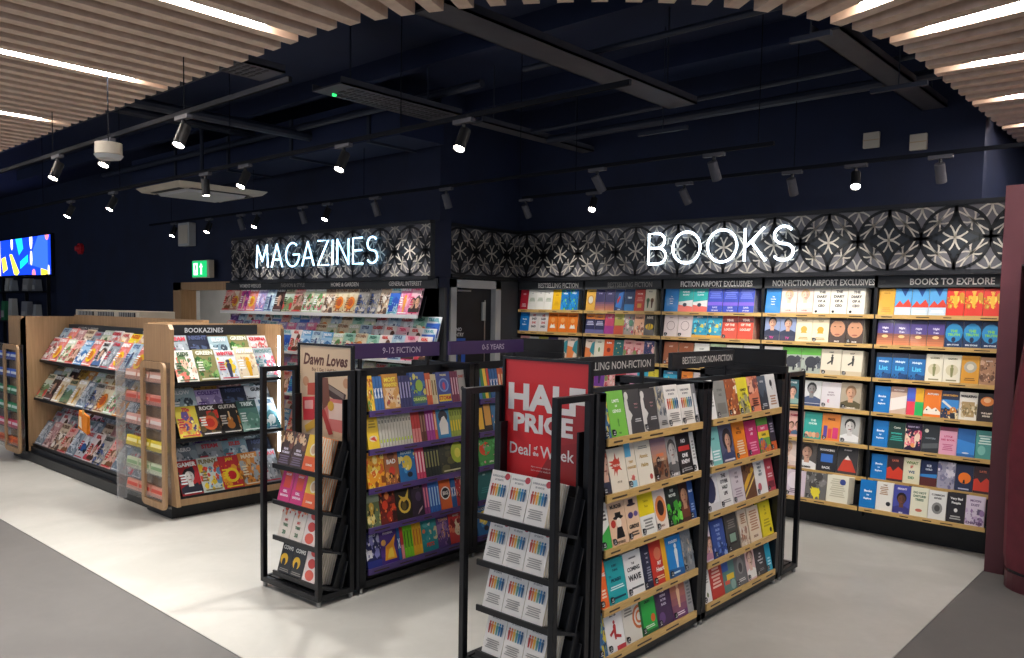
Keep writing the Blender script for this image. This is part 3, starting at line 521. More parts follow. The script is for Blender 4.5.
D('''
yellowkid|yellow children's book with drawn cover|e8bc28|N 91 12 0 .8 f0d860,c8682a,5a8a3a,e8e0c0;T .86 .1 a03a1a FUN
bluekid|blue children's book with white title|1f5f9f|T .5 .3 e8eef8 X
goldbig|gold and cream children's book with large title|c98a2e|R .04 .96 .04 .6 e8c89a;T .84 .13 f6e04a MOST;T .69 .11 f6e04a WANTED;N 92 12 .06 .56 8a5a34,d8a05a,f0e0c0,b0483a
navykid|navy children's book with silver title|2c2f6c|R .25 .75 .3 .8 a8a8d8
dragon|blue children's book with green dragon|2a4f94|N 93 9 .4 .9 8ab83a,e0d86a,3a7ab0;E .55 .6 .25 .3 9ac04a;R .1 .9 .08 .3 4a7a5a;T .2 .1 c8e07a DRAGON
orangekid|orange children's book with pale title|d8643a|R .2 .8 .3 .8 f0c8a0
creamkid|cream children's book with brown title|dcd0a8|R .25 .75 .3 .8 8a6a3a
nightkid|blue children's book with yellow title|3a4a94|O .5 .58 .36 .28 7a9ad8 4a5ab0;E .5 .55 .1 .2 c84a6a;R .06 .94 .06 .28 f0d23a;T .17 .13 c83a2a STORM;T .9 .06 e8e0a0 THE BIG
purplekid|maroon children's book with pale title|7a3050|R .25 .75 .25 .8 d8b0c0
greykid|grey children's book with black circle|a8a4a0|E .5 .4 .26 .26 1f1f24;T .8 .09 a83a2a DIARY
yellowcard|yellow children's book with red sketch|eac52f|E .5 .3 .34 .2 e8d8c0;P c8382c .2 .3 .8 .2 .6 .36;L .2 .8 .6 .85 3 a88a1a
whitekid|white children's book with pale green spots|c8c4b8|R .2 .8 .15 .25 b8cc4a;R .2 .8 .75 .85 7a7a74
redkid|red children's book with pink foot|c83a3a|R 0 1 0 .45 e08a88
brownkid|brown children's book with plain back|6a3a30|R .25 .75 .3 .8 a8786a
pinkkid|magenta children's book with pale title|b03a98|R .25 .75 .3 .8 e0a8d8
moonkid|blue children's book with white bearded figure|2f86bc|E .5 .68 .36 .36 1d2436;P eeeae4 .2 .12 .8 .12 .85 .45 .6 .7 .4 .65 .15 .45;T .92 .05 e8f4fa ARCTIC
greenkid|green and yellow children's book|9fb04a|R .2 .8 .2 .55 e8d23a;R .2 .8 .7 .85 6a7a2a
orangeyellow|orange and yellow children's book with cartoon crowd|e89a22|N 95 16 0 1 f2c83a,d8621e,f6e08a,8a4a1a
comicbat|brown children's book with comic creature|a8623a|T .68 .14 f0ece8 BAD;E .5 .4 .22 .24 c83a2a;E .5 .85 .26 .2 6a3a24;N 96 7 0 .3 e0a04a,4a2a1a
bluestar|blue children's book with yellow creature|1f68a4|E .5 .55 .3 .34 e8cc4a;T .87 .09 d8ecf4 ROCKET;E .6 .2 .16 .12 151a28;N 97 5 .3 .8 4a9ad0,f0e08a
pinkspine|pink-red children's book with white title|d84468|R .25 .75 .2 .85 f4c8d0
blackspine|dark green children's book with gold title|1f2a2a|R .25 .75 .3 .8 8a8a5a
beetle|dark green children's book with yellow-green light|2f332c|N 98 12 0 1 4a4a34,3a2f3c,5a5a3a;E .7 .62 .26 .3 a8b83a;E .7 .6 .12 .14 e0d85a;L .1 .9 .04 .12 1 c8c8a0
goldgreen|green children's book with golden beast|6a7a54|N 99 12 0 .6 d8b04a,3a3a24,e8d890;R 0 1 .7 1 8a9a86
firedragon|dark red children's book with burning dragon|6a1f1c|N 101 14 0 1 e0502c,a82a20,3a1414,f08a4a;E .3 .55 .18 .22 e8482a
goldswirl|black children's book with gold swirl|241f1a|O .55 .42 .4 .28 e0bc4a 2a241c;P e0bc4a .2 .75 .6 .62 .9 .9 .8 .6 .5 .5;E .5 .4 .16 .2 6a5a24
shadow|dark purple children's book with pale claw|2c2034|P b8a0a8 .4 .05 .8 .2 .9 .3 .6 .2;E .6 .6 .24 .3 4a3a5a;T .88 .06 8a7a94 SHADE
purplespine|violet and pink children's book|8a3a78|R .25 .75 .2 .8 e88a9a
brightblue|bright blue children's book with pale title|2a6ac0|R .25 .75 .2 .8 a8d0f0
bigcircle|orange children's book with black circle|d8642a|E .5 .5 .42 .42 f4f0e8;E .5 .5 .34 .34 1a1a1c;t .5 .5 .12 .5 f4f0e8 BIG
redcover|red children's book with pale drawing|b82f34|N 103 8 .1 .8 e8a08a,7a1f24,f0d0b8;T .86 .09 f8e8d8 TALES
spacecat|navy children's book with white creature|23285f|N 104 9 .35 .85 e8e8f0,b8b8d8,8a8ac8;T .9 .07 d8d8f0 SPACE;R 0 1 0 .2 2f3a8c
firecat|purple children's book with orange fire creature|4a2f80|P f0a028 .2 .1 .9 .1 .8 .5 .95 .8 .6 .6 .3 .5;P f6d04a .35 .15 .75 .15 .7 .45 .5 .4;E .2 .62 .14 .14 e8b060;T .88 .07 e8e0f4 PHOENIX
lime|lime green children's book with dark title|7ac82c|R .3 .7 .3 .8 3a7a1a
gold2|golden yellow children's book with orange title|e8b02a|R .3 .7 .3 .8 c8702a
tealpets|teal children's book with red title|1f8a92|E .3 .8 .2 .12 4aa8b0;P e8e8e0 .4 .8 .6 .86 .55 .74;E .15 .62 .1 .1 d8704a;T .2 .12 e0402c PETS;N 105 5 .35 .6 3a9aa0,d8c8a0
violetscene|violet children's book with busy street|5a3a80|N 106 14 .1 .7 8a6aa0,d0907a,3a2458,e0b08a;T .86 .1 e8b89a TOWN
redmagic|red children's book with cream figure|c43434|E .6 .5 .3 .42 e8d8b8;N 107 6 .3 .8 e07a5a,8a1f24;T .88 .07 f8e8d8 MAGIC
picturebook|green picture book with red apple|3f9a4a|E .3 .55 .24 .2 e04a2c;N 108 12 0 1 5ab86a,2f7a3a,e89aa8;T .1 .06 f0f4e8 APPLE
tealsmall|teal picture book with plain cover|1f6a6c|T .8 .06 a8d8d0 SEA;L .2 .8 .2 .4 3 3a8a8a
primary|bright picture book with green and yellow stripes|2f6a4a|R .0 .25 0 1 3a78b8;R .3 .6 0 1 2f8a4a;P f0c83a .55 0 .8 0 .75 1 .5 1;R .82 1 .2 1 d84a3a
darkpic|black picture book with yellow pictures|1f1f24|R .05 .4 .1 .8 e8b83a;R .5 .95 .2 .9 d8a04a
colourbook|blue picture book with child's drawing|3a78a8|N 109 10 0 .7 e8d8b0,d87a4a,5aa8c8;T .86 .08 f4f4f0 PLAY
''')
D('''
darkband2|dark brown paperback with pale violet title|4a3430|N 111 6 .55 1 c8864a,7a4a3a,e8c8a0;T .48 .07 e8e0ea BEAR;T .38 .07 e8e0ea WOMAN;L .1 .9 .05 .3 4 7a6a80
tango|orange and yellow paperback with portrait oval|f0882a|R 0 1 .4 1 f4c83a;E .6 .6 .3 .3 f4e8c8;E .6 .6 .2 .22 d8b08a;R 0 1 0 .38 e8622a;T .16 .06 fbe8d0 SUMMER
fuchsia|magenta paperback with red centre|d02f78|R .25 .8 .4 .9 e0452c;T .78 .06 fbe0ea GHOST;T .3 .08 fbe8f2 GIRL;T .18 .07 fbe8f2 BANANA
strawb|white paperback with red and green lettering|e8ddd0|N 113 6 .62 1 d8442c,e8864a;T .5 .08 c83a2c MY;T .36 .08 2a6a3a TREE;T .16 .12 2a6a3a 20
cows|black paperback with yellow discs|1f1d1c|T .72 .12 f2ede0 COWS;E .35 .38 .3 .3 f2c022;E .35 .3 .14 .2 1f1d1c;E .8 .88 .1 .1 e8d8b8;L .1 .9 .04 .14 2 8a8478
redjam|red and white paperback with round shapes|f0e0d8|E .5 .82 .26 .22 d84438;E .5 .5 .3 .24 d84438;E .5 .18 .34 .26 e0604a
''')
# ------------------------------------------------------------------ magazine covers
def mags(txt):
    for ln in txt.strip().split('\n'):
        k, name, bg, mast, mc, mname, pic = [x.strip() for x in ln.split('|')]
        ops = {'face': 'H .5 .06 .72 {0} {1} {2};', 'two': 'H .3 .08 .5 {0} {1} {2};H .72 .08 .55 {0} {2} {1};', 'pic': 'N %d 16 .08 .72 {0},{1},{2};' % (hash_(k) % 900), 'fig': 'N %d 8 .1 .7 {1},{2};F .55 .06 .62 {0};' % (hash_(k) % 900),
               'car': 'N %d 7 .3 .7 {1};E .5 .36 .4 .14 {0};E .5 .45 .24 .12 {0};E .25 .3 .08 .08 1c1c20;E .75 .3 .08 .08 1c1c20;' % (hash_(k) % 900), 'dish': 'N %d 9 .1 .7 {1};E .5 .4 .36 .36 {0};E .5 .4 .22 .22 {2};' % (hash_(k) % 900),
               'guitar': 'R .1 .9 .06 .74 {0};E .5 .28 .2 .2 {1};E .5 .45 .15 .15 {1};R .46 .54 .45 .72 {2};', 'land': 'R 0 1 .4 .75 {0};P {1} 0 .1 1 .1 1 .5 .6 .62 .3 .45 0 .58;N %d 8 .05 .4 {2},{1};' % (hash_(k) % 900)}
        p = pic.split(' '); cc = p[1].split(','); o = ('' if p[0] == 'pic' else 'N %d 7 .06 .74 %s,%s,%s;' % (hash_(k) % 700, cc[1], cc[2], bg)) + ops[p[0]].format(*cc)
        o += f'T .88 .13 {mc} {mast};' + f'L .05 .35 .3 .62 4 {mc};L .1 .9 .03 .09 1 {mc}'
        BOOK[k] = (f'{name} magazine with {mname} masthead', bg, o)
mags('''
m1|two-tone white|efe6e2|REAL|d8302c|red|two e0b49a,5a3a2a,d84a5a
m2|cream|eadfc8|HOME|c83a4a|rose|dish e8b83a,d8a08a,c85a4a
m3|hot pink|e0489c|OK GO|fff|white|fig f0d0b8,f080c0,8a3a8a
m4|coral pink|ee8a80|SPRING|fff|white|dish f0c028,e8a0a8,d87a2a
m5|pale blue|b8d4e4|STYLE|2a4a8a|blue|fig 3a4a7a,d8e8f0,8aa8c8
m6|black|1e1c22|PORTRAIT|d8d8d8|grey|face c8a088,3a2a20,5a3a3a
m7|beige|dcd2b8|COUNTRY|3a5a3a|green|land c8d8c8,7a9a6a,d84a4a
m8|scarlet-edged|e8b0a8|CHAT|e02c30|scarlet|two e8c0a8,8a5a3a,d8c8b0
m9|pale green|cfdcc4|GARDEN|fff|white|pic 6a9a5a,d8607a,f0e8d0
m10|ivory|e8dcc0|KITCHEN|8a5a3a|brown|dish e0862c,d8c8a0,b8542a
m11|grey|b4b0a8|DESIGN|3a3a3c|charcoal|pic 3a5aa0,d8d4cc,8a8680
m12|sandy|d8c4a8|INTERIOR|6a4a3a|brown|pic a8886a,f0e8dc,5a4a44
m13|pale sea-blue|e6eaee|TRAVEL|4aa8b8|turquoise|land 3a6ac8,2a50b0,a8d0e0
m14|candy pink|ee90b8|BRIDE|fff|white|fig f0a04a,f4c0d0,e8689a
m15|striped pink|eec0cc|TEEN|d83a6a|pink|two d8a888,3a2a2a,2c2c34
m16|lilac|a8a0d8|STITCH|fff|white|pic 8a80c8,d8d0f0,e8b0c0
m17|yellow|efd838|PUZZLE|c82a2a|red|pic e8e0a8,f4f0d8,d87a2a
m18|mint|a8d4c4|FRESH|2a6a5a|green|dish e8e4d0,7ab89a,e0784a
m19|sky blue|6aaede|SAILING|fff|white|land a8d0f0,3a78b8,e8f0f4
m20|dark green|2f4a34|FIELD|e0d8a8|cream|pic 5a7a4a,8a9a6a,1f3024
m21|navy|22304e|WATCHES|d8dce4|silver|dish c8ccd4,3a4a6a,e8e8ec
m22|orange|e8862a|MOTOR|fff|white|car 3a3a40,e8b070,1c1c1e
m23|red|c42c34|RACER|fff|white|car e8e8e8,8a1c24,2c2c30
m24|charcoal|3a3c40|TORQUE|e8c83a|yellow|car c83a30,5a5c60,e8e8e8
m25|silver|c4c8cc|CLASSIC|c83038|red|car 2a5a9a,e0e4e8,1c1c1e
m26|tan|c4a880|ANGLER|3a5a4a|green|land a8c0c8,6a8a6a,8a7a5a
m27|white|ecebe8|SMART|2a2a2c|black|face d8b098,3a2a22,4a6a9a
m28|purple|6a4a94|COSMOS|f0e0f8|white|pic 9a7ac0,3a2a5a,e0a0c8
m29|teal|2f8a90|OCEAN|e8f4f4|white|pic 5ab0b4,1c5a60,d8e8d8
m30|woody brown|7a5a40|WOODS|e8d0a8|cream|pic a8865a,4a3424,d8b888
b1|white junior|eceae0|KIDS|3a5a3a|green|pic e87a6a,f0c8b0,6a8a5a
b2|olive|8a8458|GREEN|e8e8d8|cream|pic 5a8a4a,3a6a34,8ab06a
b3|white|dfe4e8|WINTER|c83a4a|red|fig 3a3c5a,e8c83a,c8d4e0
b4|cream|e4d6b8|AUTUMN|fff|white|fig d8a41c,e8d8c0,c8a88a
b5|grey mosaic|a8acb0|MOSAIC|6a8a8a|teal|pic d84a5a,e8e0e0,3a6a7a
b6|navy blue|23283c|NIGHT|4a5478|slate|pic 2c3450,1c2030,4a5a7a
b7|pale teal|a4bcc4|SLOW|e8eef0|white|pic 88a4b0,c8d8dc,3a4a58
b8|red-trimmed white|e8e4e2|KRIMINA|c82a3a|red|pic d8c8c4,a88a84,c85a5a
b9|yellow|d8c848|70s|c83a4a|red|pic e8d878,5a4a8a,e88a4a
b10|dark brown|3a302c|ROCK|ecebe6|white|dish e0683a,6a5a3a,c8382c
b11|black framed|1e1c1a|GUITAR|c8c4bc|grey|guitar 24201e,b8722c,d8b88a
b12|dark teal|2c4f4a|TREK|d8e4e0|white|land 4a7a70,5a8a7a,8ab0a4
b13|watery white|d4dce0|RIVER|3a6a8a|blue|land a8c8d8,4a8a94,e8f0f0
b14|ochre|b88a34|GOLD|3a2a1a|brown|pic d8a84a,8a6424,e8c880
b15|dusty pink|c89a98|ROSE|e8dcd8|cream|pic b07a7a,e0c0b8,8a5a5a
b16|lilac|b0a0d0|COLLECT|5a3a8a|violet|pic c8b8e0,8a7ab0,e8e0f0
b17|grey-white|d0d4d8|GUNS|1e1e22|black|pic a8b0b8,e4e8ec,6a747c
b18|dark red|b42a30|GAMER|f0f0f0|white|face d8d4d0,1c1c22,2a2c3a
b19|cream cartoon|d4ddd8|FUNNY|8a7a4a|olive|pic e8c83a,6a9ab8,d84a3a
b20|scarlet|c8343a|JAN|f0d030|yellow|dish f0d030,e8a030,c8242c
b21|orange|d88a3a|MAKE|f0e0c0|cream|pic e8b870,a8b0b4,8a5a2a
b22|grey|9aa4ac|STEAM|c83a4a|red|pic b8c0c8,6a747c,d8dce0
b23|pale blue|8fb0c0|ISLES|d84a4a|red|pic b8d0dc,5a8a9c,e4eef0
b24|blue-grey|7a8896|AERO|e4e8ec|white|pic 98a8b4,5a6874,c8d0d8
''')
# ------------------------------------------------------------------ the setting
def struct(name, mb, m): return tag(mb.build(name, m), kind='structure')
f = MB(); f.box(-21, -1.12, 1.855, 9, -.1, 0); struct('floor', f, M['floor'])
f = MB(); f.box(-21, 8, -5, 1.855, -.1, 0); f.box(-1.12, 8, 1.855, 11.6, -.1, 0); struct('floor_walkway', f, M['walk'])
f = MB(); f.box(-21, -1.118, 1.853, 1.857, 0, .002, '9c9a94'); f.box(-1.122, -1.118, 1.857, 6.2, 0, .002, '9c9a94'); struct('trim_1', f, M['steel'])
f = MB(); f.box(-21, 8, -5, 11.6, 3.6, 3.7); struct('ceiling', f, M['ceil'])
f = MB(); f.box(-5.62, -1.34, 6.62, 6.75, 0, 3.6); f.box(-1.34, -1.12, 6.62, 6.75, 0, 2.42); f.box(-5.5, -1.34, 6.2, 6.62, 2.372, 3.6); struct('wall_back', f, M['navy'])
f = MB()
f.box(-5.62, -5.5, 5.19, 5.225, 0, 2.4); f.box(-5.62, -5.5, 5.91, 6.62, 0, 2.4); f.box(-5.62, -5.5, 5.225, 5.91, 1.886, 2.4)
struct('wall_return', f, M['char'])
f = MB(); f.box(-5.62, -5.5, 5.19, 6.62, 2.4, 3.6); f.box(-5.9, -5.455, 5.06, 5.19, 0, 3.6); f.box(-5.47, -5.44, 4.99, 5.19, 1.9, 2.4); struct('wall_return_upper', f, M['navy'])
f = MB(); f.box(-8.95, -5.9, 5.1, 5.22, 0, 3.6); f.box(-10.5, -8.95, 5.1, 5.22, 1.82, 3.6); f.box(-21, -10.5, 5.1, 5.22, 0, 3.6); struct('wall_magazine_side', f, M['navy'])
f = MB(); f.box(-1.34, 8, 7.7, 7.8, 0, 3.6); f.box(-1.46, -1.34, 6.75, 7.8, 0, 3.6); struct('wall_light_block', f, M['navy'])  # added wall past the booth, blocks world light coming from behind
f = MB(); f.box(-21, -20.9, -5, 5.1, 0, 3.6); struct('wall_far_end', f, M['navy'])
# corridor behind the timber doorway
f = MB(); f.box(-12.6, -8.4, 6.4, 6.5, 0, 2.6); f.box(-12.7, -12.6, 5.22, 6.5, 0, 2.6); f.box(-8.4, -8.3, 5.22, 6.5, 0, 2.6); f.box(-12.7, -8.3, 5.22, 6.5, 2.5, 2.6); struct('wall_corridor', f, M['greywhite'])
f = MB()
for a, b in ((-10.64, -10.42), (-9.0, -8.9)): f.box(a, b, 5.03, 5.24, 0, 1.9)
f.box(-10.64, -8.9, 5.03, 5.24, 1.8, 1.9)
struct('door_1', f, M['oak'])
t = empty('corridor_added_light', (-10.6, 5.8, 2.5), label='square ceiling lamp inside the corridor behind the timber doorway', cat='ceiling light')  # unseen lamp, added to brighten the corridor interior
f = MB(); f.box(-.3, .3, -.3, .3, -.04, 0); f.build('frame', M['white'], t)
f = MB(); f.box(-.26, .26, -.26, .26, -.045, -.04); f.build('diffuser', mat('corridor_added_glow', 'fff', emit='fff4e8', es=22), t)
# staff door in the return wall
d = MB()
for y0, y1 in ((5.225, 5.3), (5.835, 5.91)): d.box(-5.56, -5.47, y0, y1, 0, 1.886)
d.box(-5.56, -5.47, 5.225, 5.91, 1.81, 1.886)
fr = struct('door_2', d, M['greywhite'])
d = MB(); d.box(-5.575, -5.535, 5.3, 5.835, 0, 1.81); lf = d.build('door_leaf', M['blackmat'], fr)
d = MB(); d.box(-5.535, -5.532, 5.74, 5.755, .5, 1.7, '8a8c90'); d.build('vision_strip', M['steel'], fr)
d = MB(); d.box(-5.535, -5.515, 5.70, 5.74, 1.5, 1.68, 'b8babc'); d.build('closer_plate', M['greywhite'], fr)
d = MB(); d.box(-5.54, -5.46, 5.3, 5.48, 1.775, 1.79); d.build('top_latch', M['steel'], fr)
s = empty('door_notice', (-5.533, 5.38, 1.3), label='blue notice with white wording above on dark staff door', cat='sign')
d = MB(); d.box(0, .003, -.075, .1, -.5, .03, '1f56b4'); d.build('blue_panel', M['sign'], s)
d = MB()
put_text(d, 'NO', lambda u, v: (.004, u, v), .01, .115, .036, .1, 'd4d8dc', bold=.02); put_text(d, 'ENTRY', lambda u, v: (.004, u, v), .01, .065, .036, .13, 'd4d8dc', bold=.02)
d.build('wording', M['sign'], s)
# small fittings on the walls
for i, (x, z, n) in enumerate(((-2.07, 2.885, 'nearer the middle'), (-1.75, 2.832, 'nearer the maroon post'))):
    t = empty('wall_plate', (x, 6.2, z), label=f'small off-white blank plate high on navy wall, {n}', cat='wall plate', group='blank plates above the book wall')
    d = MB(); d.box(-.056, .056, -.03, 0, -.056, .056); d.build('plate', M['cream'], t, bevel=.004)
    d = MB(); d.box(-.056, .056, -.033, -.03, -.004, .003, 'b8a080'); d.build('seam', M['sign'], t)
t = empty('exit_sign', (-9.75, 5.0, 2.06), label='green running-man exit sign above the timber doorway', cat='exit sign')
d = MB(); d.box(-.23, .2, -.03, .04, -.11, .11); d.build('housing', M['cream'], t, bevel=.004)
d = MB(); d.box(-.22, .15, -.036, -.031, -.1, .1, '14a05a')
def qd(x0, x1, z0, z1): d.box(x0, x1, -.039, -.036, z0, z1, 'e8fff0')
qd(-.18, -.08, -.075, .075)
F_ = lambda pts: d.face([(x, -.0395, z) for x, z in pts], '0c7a42')
F_([(-.15, .0), (-.12, .0), (-.11, .05), (-.15, .05)]); F_([(-.15, .0), (-.165, -.06), (-.15, -.06), (-.135, 0)]); F_([(-.13, 0), (-.11, -.06), (-.095, -.05), (-.115, 0)])
qd(.0, .03, -.07, .03); d.face([(-.03, -.0395, .02), (.015, -.0395, .075), (.06, -.0395, .02)], 'e8fff0')
d.build('lit_face', M['exitlit'], t)
t = empty('wall_speaker', (-10.28, 5.1, 2.52), label='white box speaker high on dark wall above exit sign', cat='speaker')
d = MB(); d.box(-.15, .15, -.1, 0, -.15, .15); d.build('cabinet', M['greywhite'], t, bevel=.01)
d = MB(); d.box(-.12, .12, -.106, -.1, -.12, .12); d.build('grille', M['cream'], t)
t = empty('wall_mounted_beacon', (-13.95, 5.1, 2.48), label='small red alarm beacon on the black far wall', cat='alarm')
d = MB(); d.cyl((0, 0, 0), (0, -.05, 0), .09, c='c8202c'); d.build('body', M['sign'], t)
d = MB(); d.cyl((0, -.05, 0), (0, -.1, 0), .06, .04, c='d83038'); d.build('dome', M['sign'], t)

# ------------------------------------------------------------------ patterned fascias
def fascia(name, L, z0, z1, label, phase, place, per=.43, lip=True):
    """local x along the wall, front at y=0, reader at -y"""
    R = per / 2; zc = (z0 + z1) / 2; hh = (z1 - z0) / 2
    d = MB(); d.box(0, L, 0, .05, z0, z1, '232529'); bd = MB()
    def clip(pts):
        for ax, lim, sg in ((0, .004, 1), (0, L - .004, -1), (1, z0 + .004, 1), (1, z1 - .004, -1)):
            out = []
            for i, p in enumerate(pts):
                q = pts[i - 1]; a = sg * (p[ax] - lim) >= 0; b = sg * (q[ax] - lim) >= 0
                if a != b:
                    u = (lim - q[ax]) / (p[ax] - q[ax]); out.append((q[0] + u * (p[0] - q[0]), q[1] + u * (p[1] - q[1])))
                if a: out.append(p)
            pts = out
            if len(pts) < 3: return []
        return pts
    def put(pts, y, c):
        pts = clip(pts)
        if len(pts) > 2: d.face([(x, y, z) for x, z in pts], c)
    arc = lambda cx, cz, r, a0, a1, n: [(cx + r * math.cos(a0 + (a1 - a0) * i / n), cz + r * math.sin(a0 + (a1 - a0) * i / n)) for i in range(n + 1)]
    put([(0, z0), (L, z0), (L, z1), (0, z1)], -.001, '15191f')
    def stroke(pts, w, y, c):
        for i in range(len(pts) - 1):
            (x0, a0), (x1, a1) = pts[i], pts[i + 1]; dx, dz = x1 - x0, a1 - a0; l = math.hypot(dx, dz) or 1; nx, nz = -dz / l * w / 2, dx / l * w / 2; ex, ez = dx / l * w * .15, dz / l * w * .15
            put([(x0 + nx - ex, a0 + nz - ez), (x1 + nx + ex, a1 + nz + ez), (x1 - nx + ex, a1 - nz + ez), (x0 - nx - ex, a0 - nz - ez)], y, c)
    def star(cx, cz, s, an, c, w, narrow=1., ln=1.):
        ca, sa = math.cos(an), math.sin(an)
        T = lambda u, v: (cx + (u * ca - v * narrow * sa) * s, cz + (u * sa + v * narrow * ca) * s)
        for sg in (1, -1):
            stroke([T(sg * .62 / ln * (t / 3) ** 2, t / 3) for t in range(-3, 4)], w, -.006, c)
            stroke([T(ln * t / 3, sg * .45 * (t / 3) ** 2) for t in range(-3, 4)], w, -.0062, c)
    k0 = int(-2 - phase / per); n = int(L / per) + 4
    sites = [(phase + per * i, zc) for i in range(k0, k0 + n)]
    offs = [(phase + per * (i + .5), zc + s * R) for i in range(k0, k0 + n) for s in (1, -1)]
    for cx, cz in sites:
        # dark four-pointed field
        pts = []
        for sx, sz, a0 in ((1, 1, PI * 1.5), (-1, 1, 0), (-1, -1, PI * .5), (1, -1, PI)):
            pts += arc(cx + sx * R, cz + sz * R, R, a0, a0 - PI / 2, 8)[:-1]
        pts2 = pts
        put(pts2, -.002, '141b23')
        star(cx, cz, R * .46, PI / 2, 'b7b0a4', .0115)
        for sx in (1, -1):
            for sz in (1, -1):
                px, pz = cx + sx * R / 2, cz + sz * R / 2
                star(px, pz, R * .44, math.atan2(sz, -sx), 'aca59a', .0105, .55, 1.35)
    for cx, cz in offs:
        pts = []
        for sx, sz, a0 in ((1, 1, PI * 1.5), (-1, 1, 0), (-1, -1, PI * .5), (1, -1, PI)):
            pts += arc(cx + sx * R, cz + sz * R, R, a0, a0 - PI / 2, 8)[:-1]
        put(pts, -.002, '57565b')
        sg = -1 if cz > zc else 1            # pale outer halves of the petals beside it
        for sx in (1, -1):
            tip = (cx + sx * R, cz)
            l1 = arc(cx, cz, R, (0 if sx > 0 else PI), (0 if sx > 0 else PI) + sx * sg * .78, 6); l2 = arc(cx + sx * R, cz + sg * R, R, -sg * PI / 2, -sg * PI / 2 - sx * sg * .78, 6)
            put(l1 + l2[::-1][:-1], -.0025, '5b5a5f')
    for cx, cz in offs: star(cx, cz, R * .46, PI / 2, 'b3ada2', .0115)
    for cx, cz in sites + offs:
        stroke(arc(cx, cz, R, 0, 2 * PI, 40), .021, -.0075, '090b0f')
    o = d.build(name, M['fascia']); tag(o, label, 'fascia')
    b = MB(); b.box(-.0, L, -.012, .05, z1, z1 + .03); b.box(0, L, -.03, .05, z0 - .03, z0); b.build('trim_rail', M['black'], o)
    return o
BW = Matrix.Translation
def place_rot(o, loc, rz): o.location = loc; o.rotation_euler = (0, 0, rz)
o = fascia('patterned_fascia', 4.33, 1.93, 2.372, 'black and grey petal-patterned fascia behind the books sign', -1.905 + 5.5 - .43 * 9 + .0, 'books'); place_rot(o, (-5.5, 6.15, 0), 0)
o = fascia('patterned_fascia', .98, 1.93, 2.372, 'short petal-patterned fascia above the staff door', .12, 'door'); place_rot(o, (-5.46, 5.2, 0), PI / 2)
o = fascia('patterned_fascia', 3.49, 1.90, 2.372, 'petal-patterned fascia behind the blue magazines sign', .2, 'mags'); place_rot(o, (-8.92, 4.93, 0), 0)
d = MB(); d.box(-8.92, -5.5, 4.99, 5.1, 1.87, 2.40); d.box(-5.5, -1.17, 6.2, 6.62, 1.90, 2.372); struct('wall_soffit_box', d, M['navy'])

# ------------------------------------------------------------------ neon letters
def arcp(cx, cz, rx, rz, a0, a1, n=14): return [(cx + rx * math.cos(math.radians(a0 + (a1 - a0) * i / n)), cz + rz * math.sin(math.radians(a0 + (a1 - a0) * i / n))) for i in range(n + 1)]
GL = {'M': (.95, [[(0, 0), (.08, 1), (.475, .28), (.87, 1), (.95, 0)]]), 'A': (.86, [[(0, 0), (.43, 1), (.86, 0)], [(.14, .33), (.72, .33)]]),
      'G': (.92, [arcp(.5, .5, .5, .5, 50, 360, 22) + [(.56, .5)]]), 'Z': (.72, [[(.02, 1), (.72, 1), (0, 0), (.74, 0)]]), 'I': (.04, [[(.02, 0), (.02, 1)]]),
      'N': (.74, [[(0, 0), (0, 1), (.74, 0), (.74, 1)]]), 'E': (.6, [[(.6, 1), (0, 1), (0, 0), (.62, 0)], [(0, .52), (.54, .52)]]),
      'S': (.62, [arcp(.31, .745, .29, .255, 35, 270, 14) + arcp(.31, .245, .31, .245, 90, -150, 14)]),
      'B': (.66, [[(0, 0), (0, 1), (.34, 1)] + arcp(.34, .76, .27, .24, 90, -90, 10) + [(0, .52)], [(.34, .52)] + arcp(.36, .26, .3, .26, 90, -90, 10) + [(0, 0)]]),
      'O': (1.0, [arcp(.5, .5, .5, .5, 0, 360, 30)]), 'K': (.66, [[(0, 0), (0, 1)], [(.62, 1), (.04, .44)], [(.2, .6), (.68, 0)]])}
def neon(word, x0, x1, y, z0, h, m, label, r):
    root = empty('neon_sign', (x0, y, z0), label=label, cat='neon sign'); tr = .17 * h
    wid = [GL[c][0] * h for c in word]; gap = (x1 - x0 - sum(wid)) / (len(word) - 1); x = 0
    for c, w in zip(word, wid):
        d = MB()
        for st in GL[c][1]: d.tube([(x + a * h, 0, b * h) for a, b in st], r, 8)
        d.build('letter', m, root)
        d = MB(); d.cyl((x + GL[c][1][0][0][0] * h, .0, GL[c][1][0][0][1] * h), (x + GL[c][1][0][0][0] * h, .031, GL[c][1][0][0][1] * h), .006); d.build('standoff', M['steel'], root)
        x += w + gap
neon('BOOKS', -3.895, -2.59, 6.11, 2.03, .262, M['neon'], 'white neon tube sign spelling books on the long fascia', .0102)
neon('MAGAZINES', -8.30, -6.14, 4.89, 2.035, .25, M['neonblue'], 'pale blue neon tube sign spelling magazines', .0095)
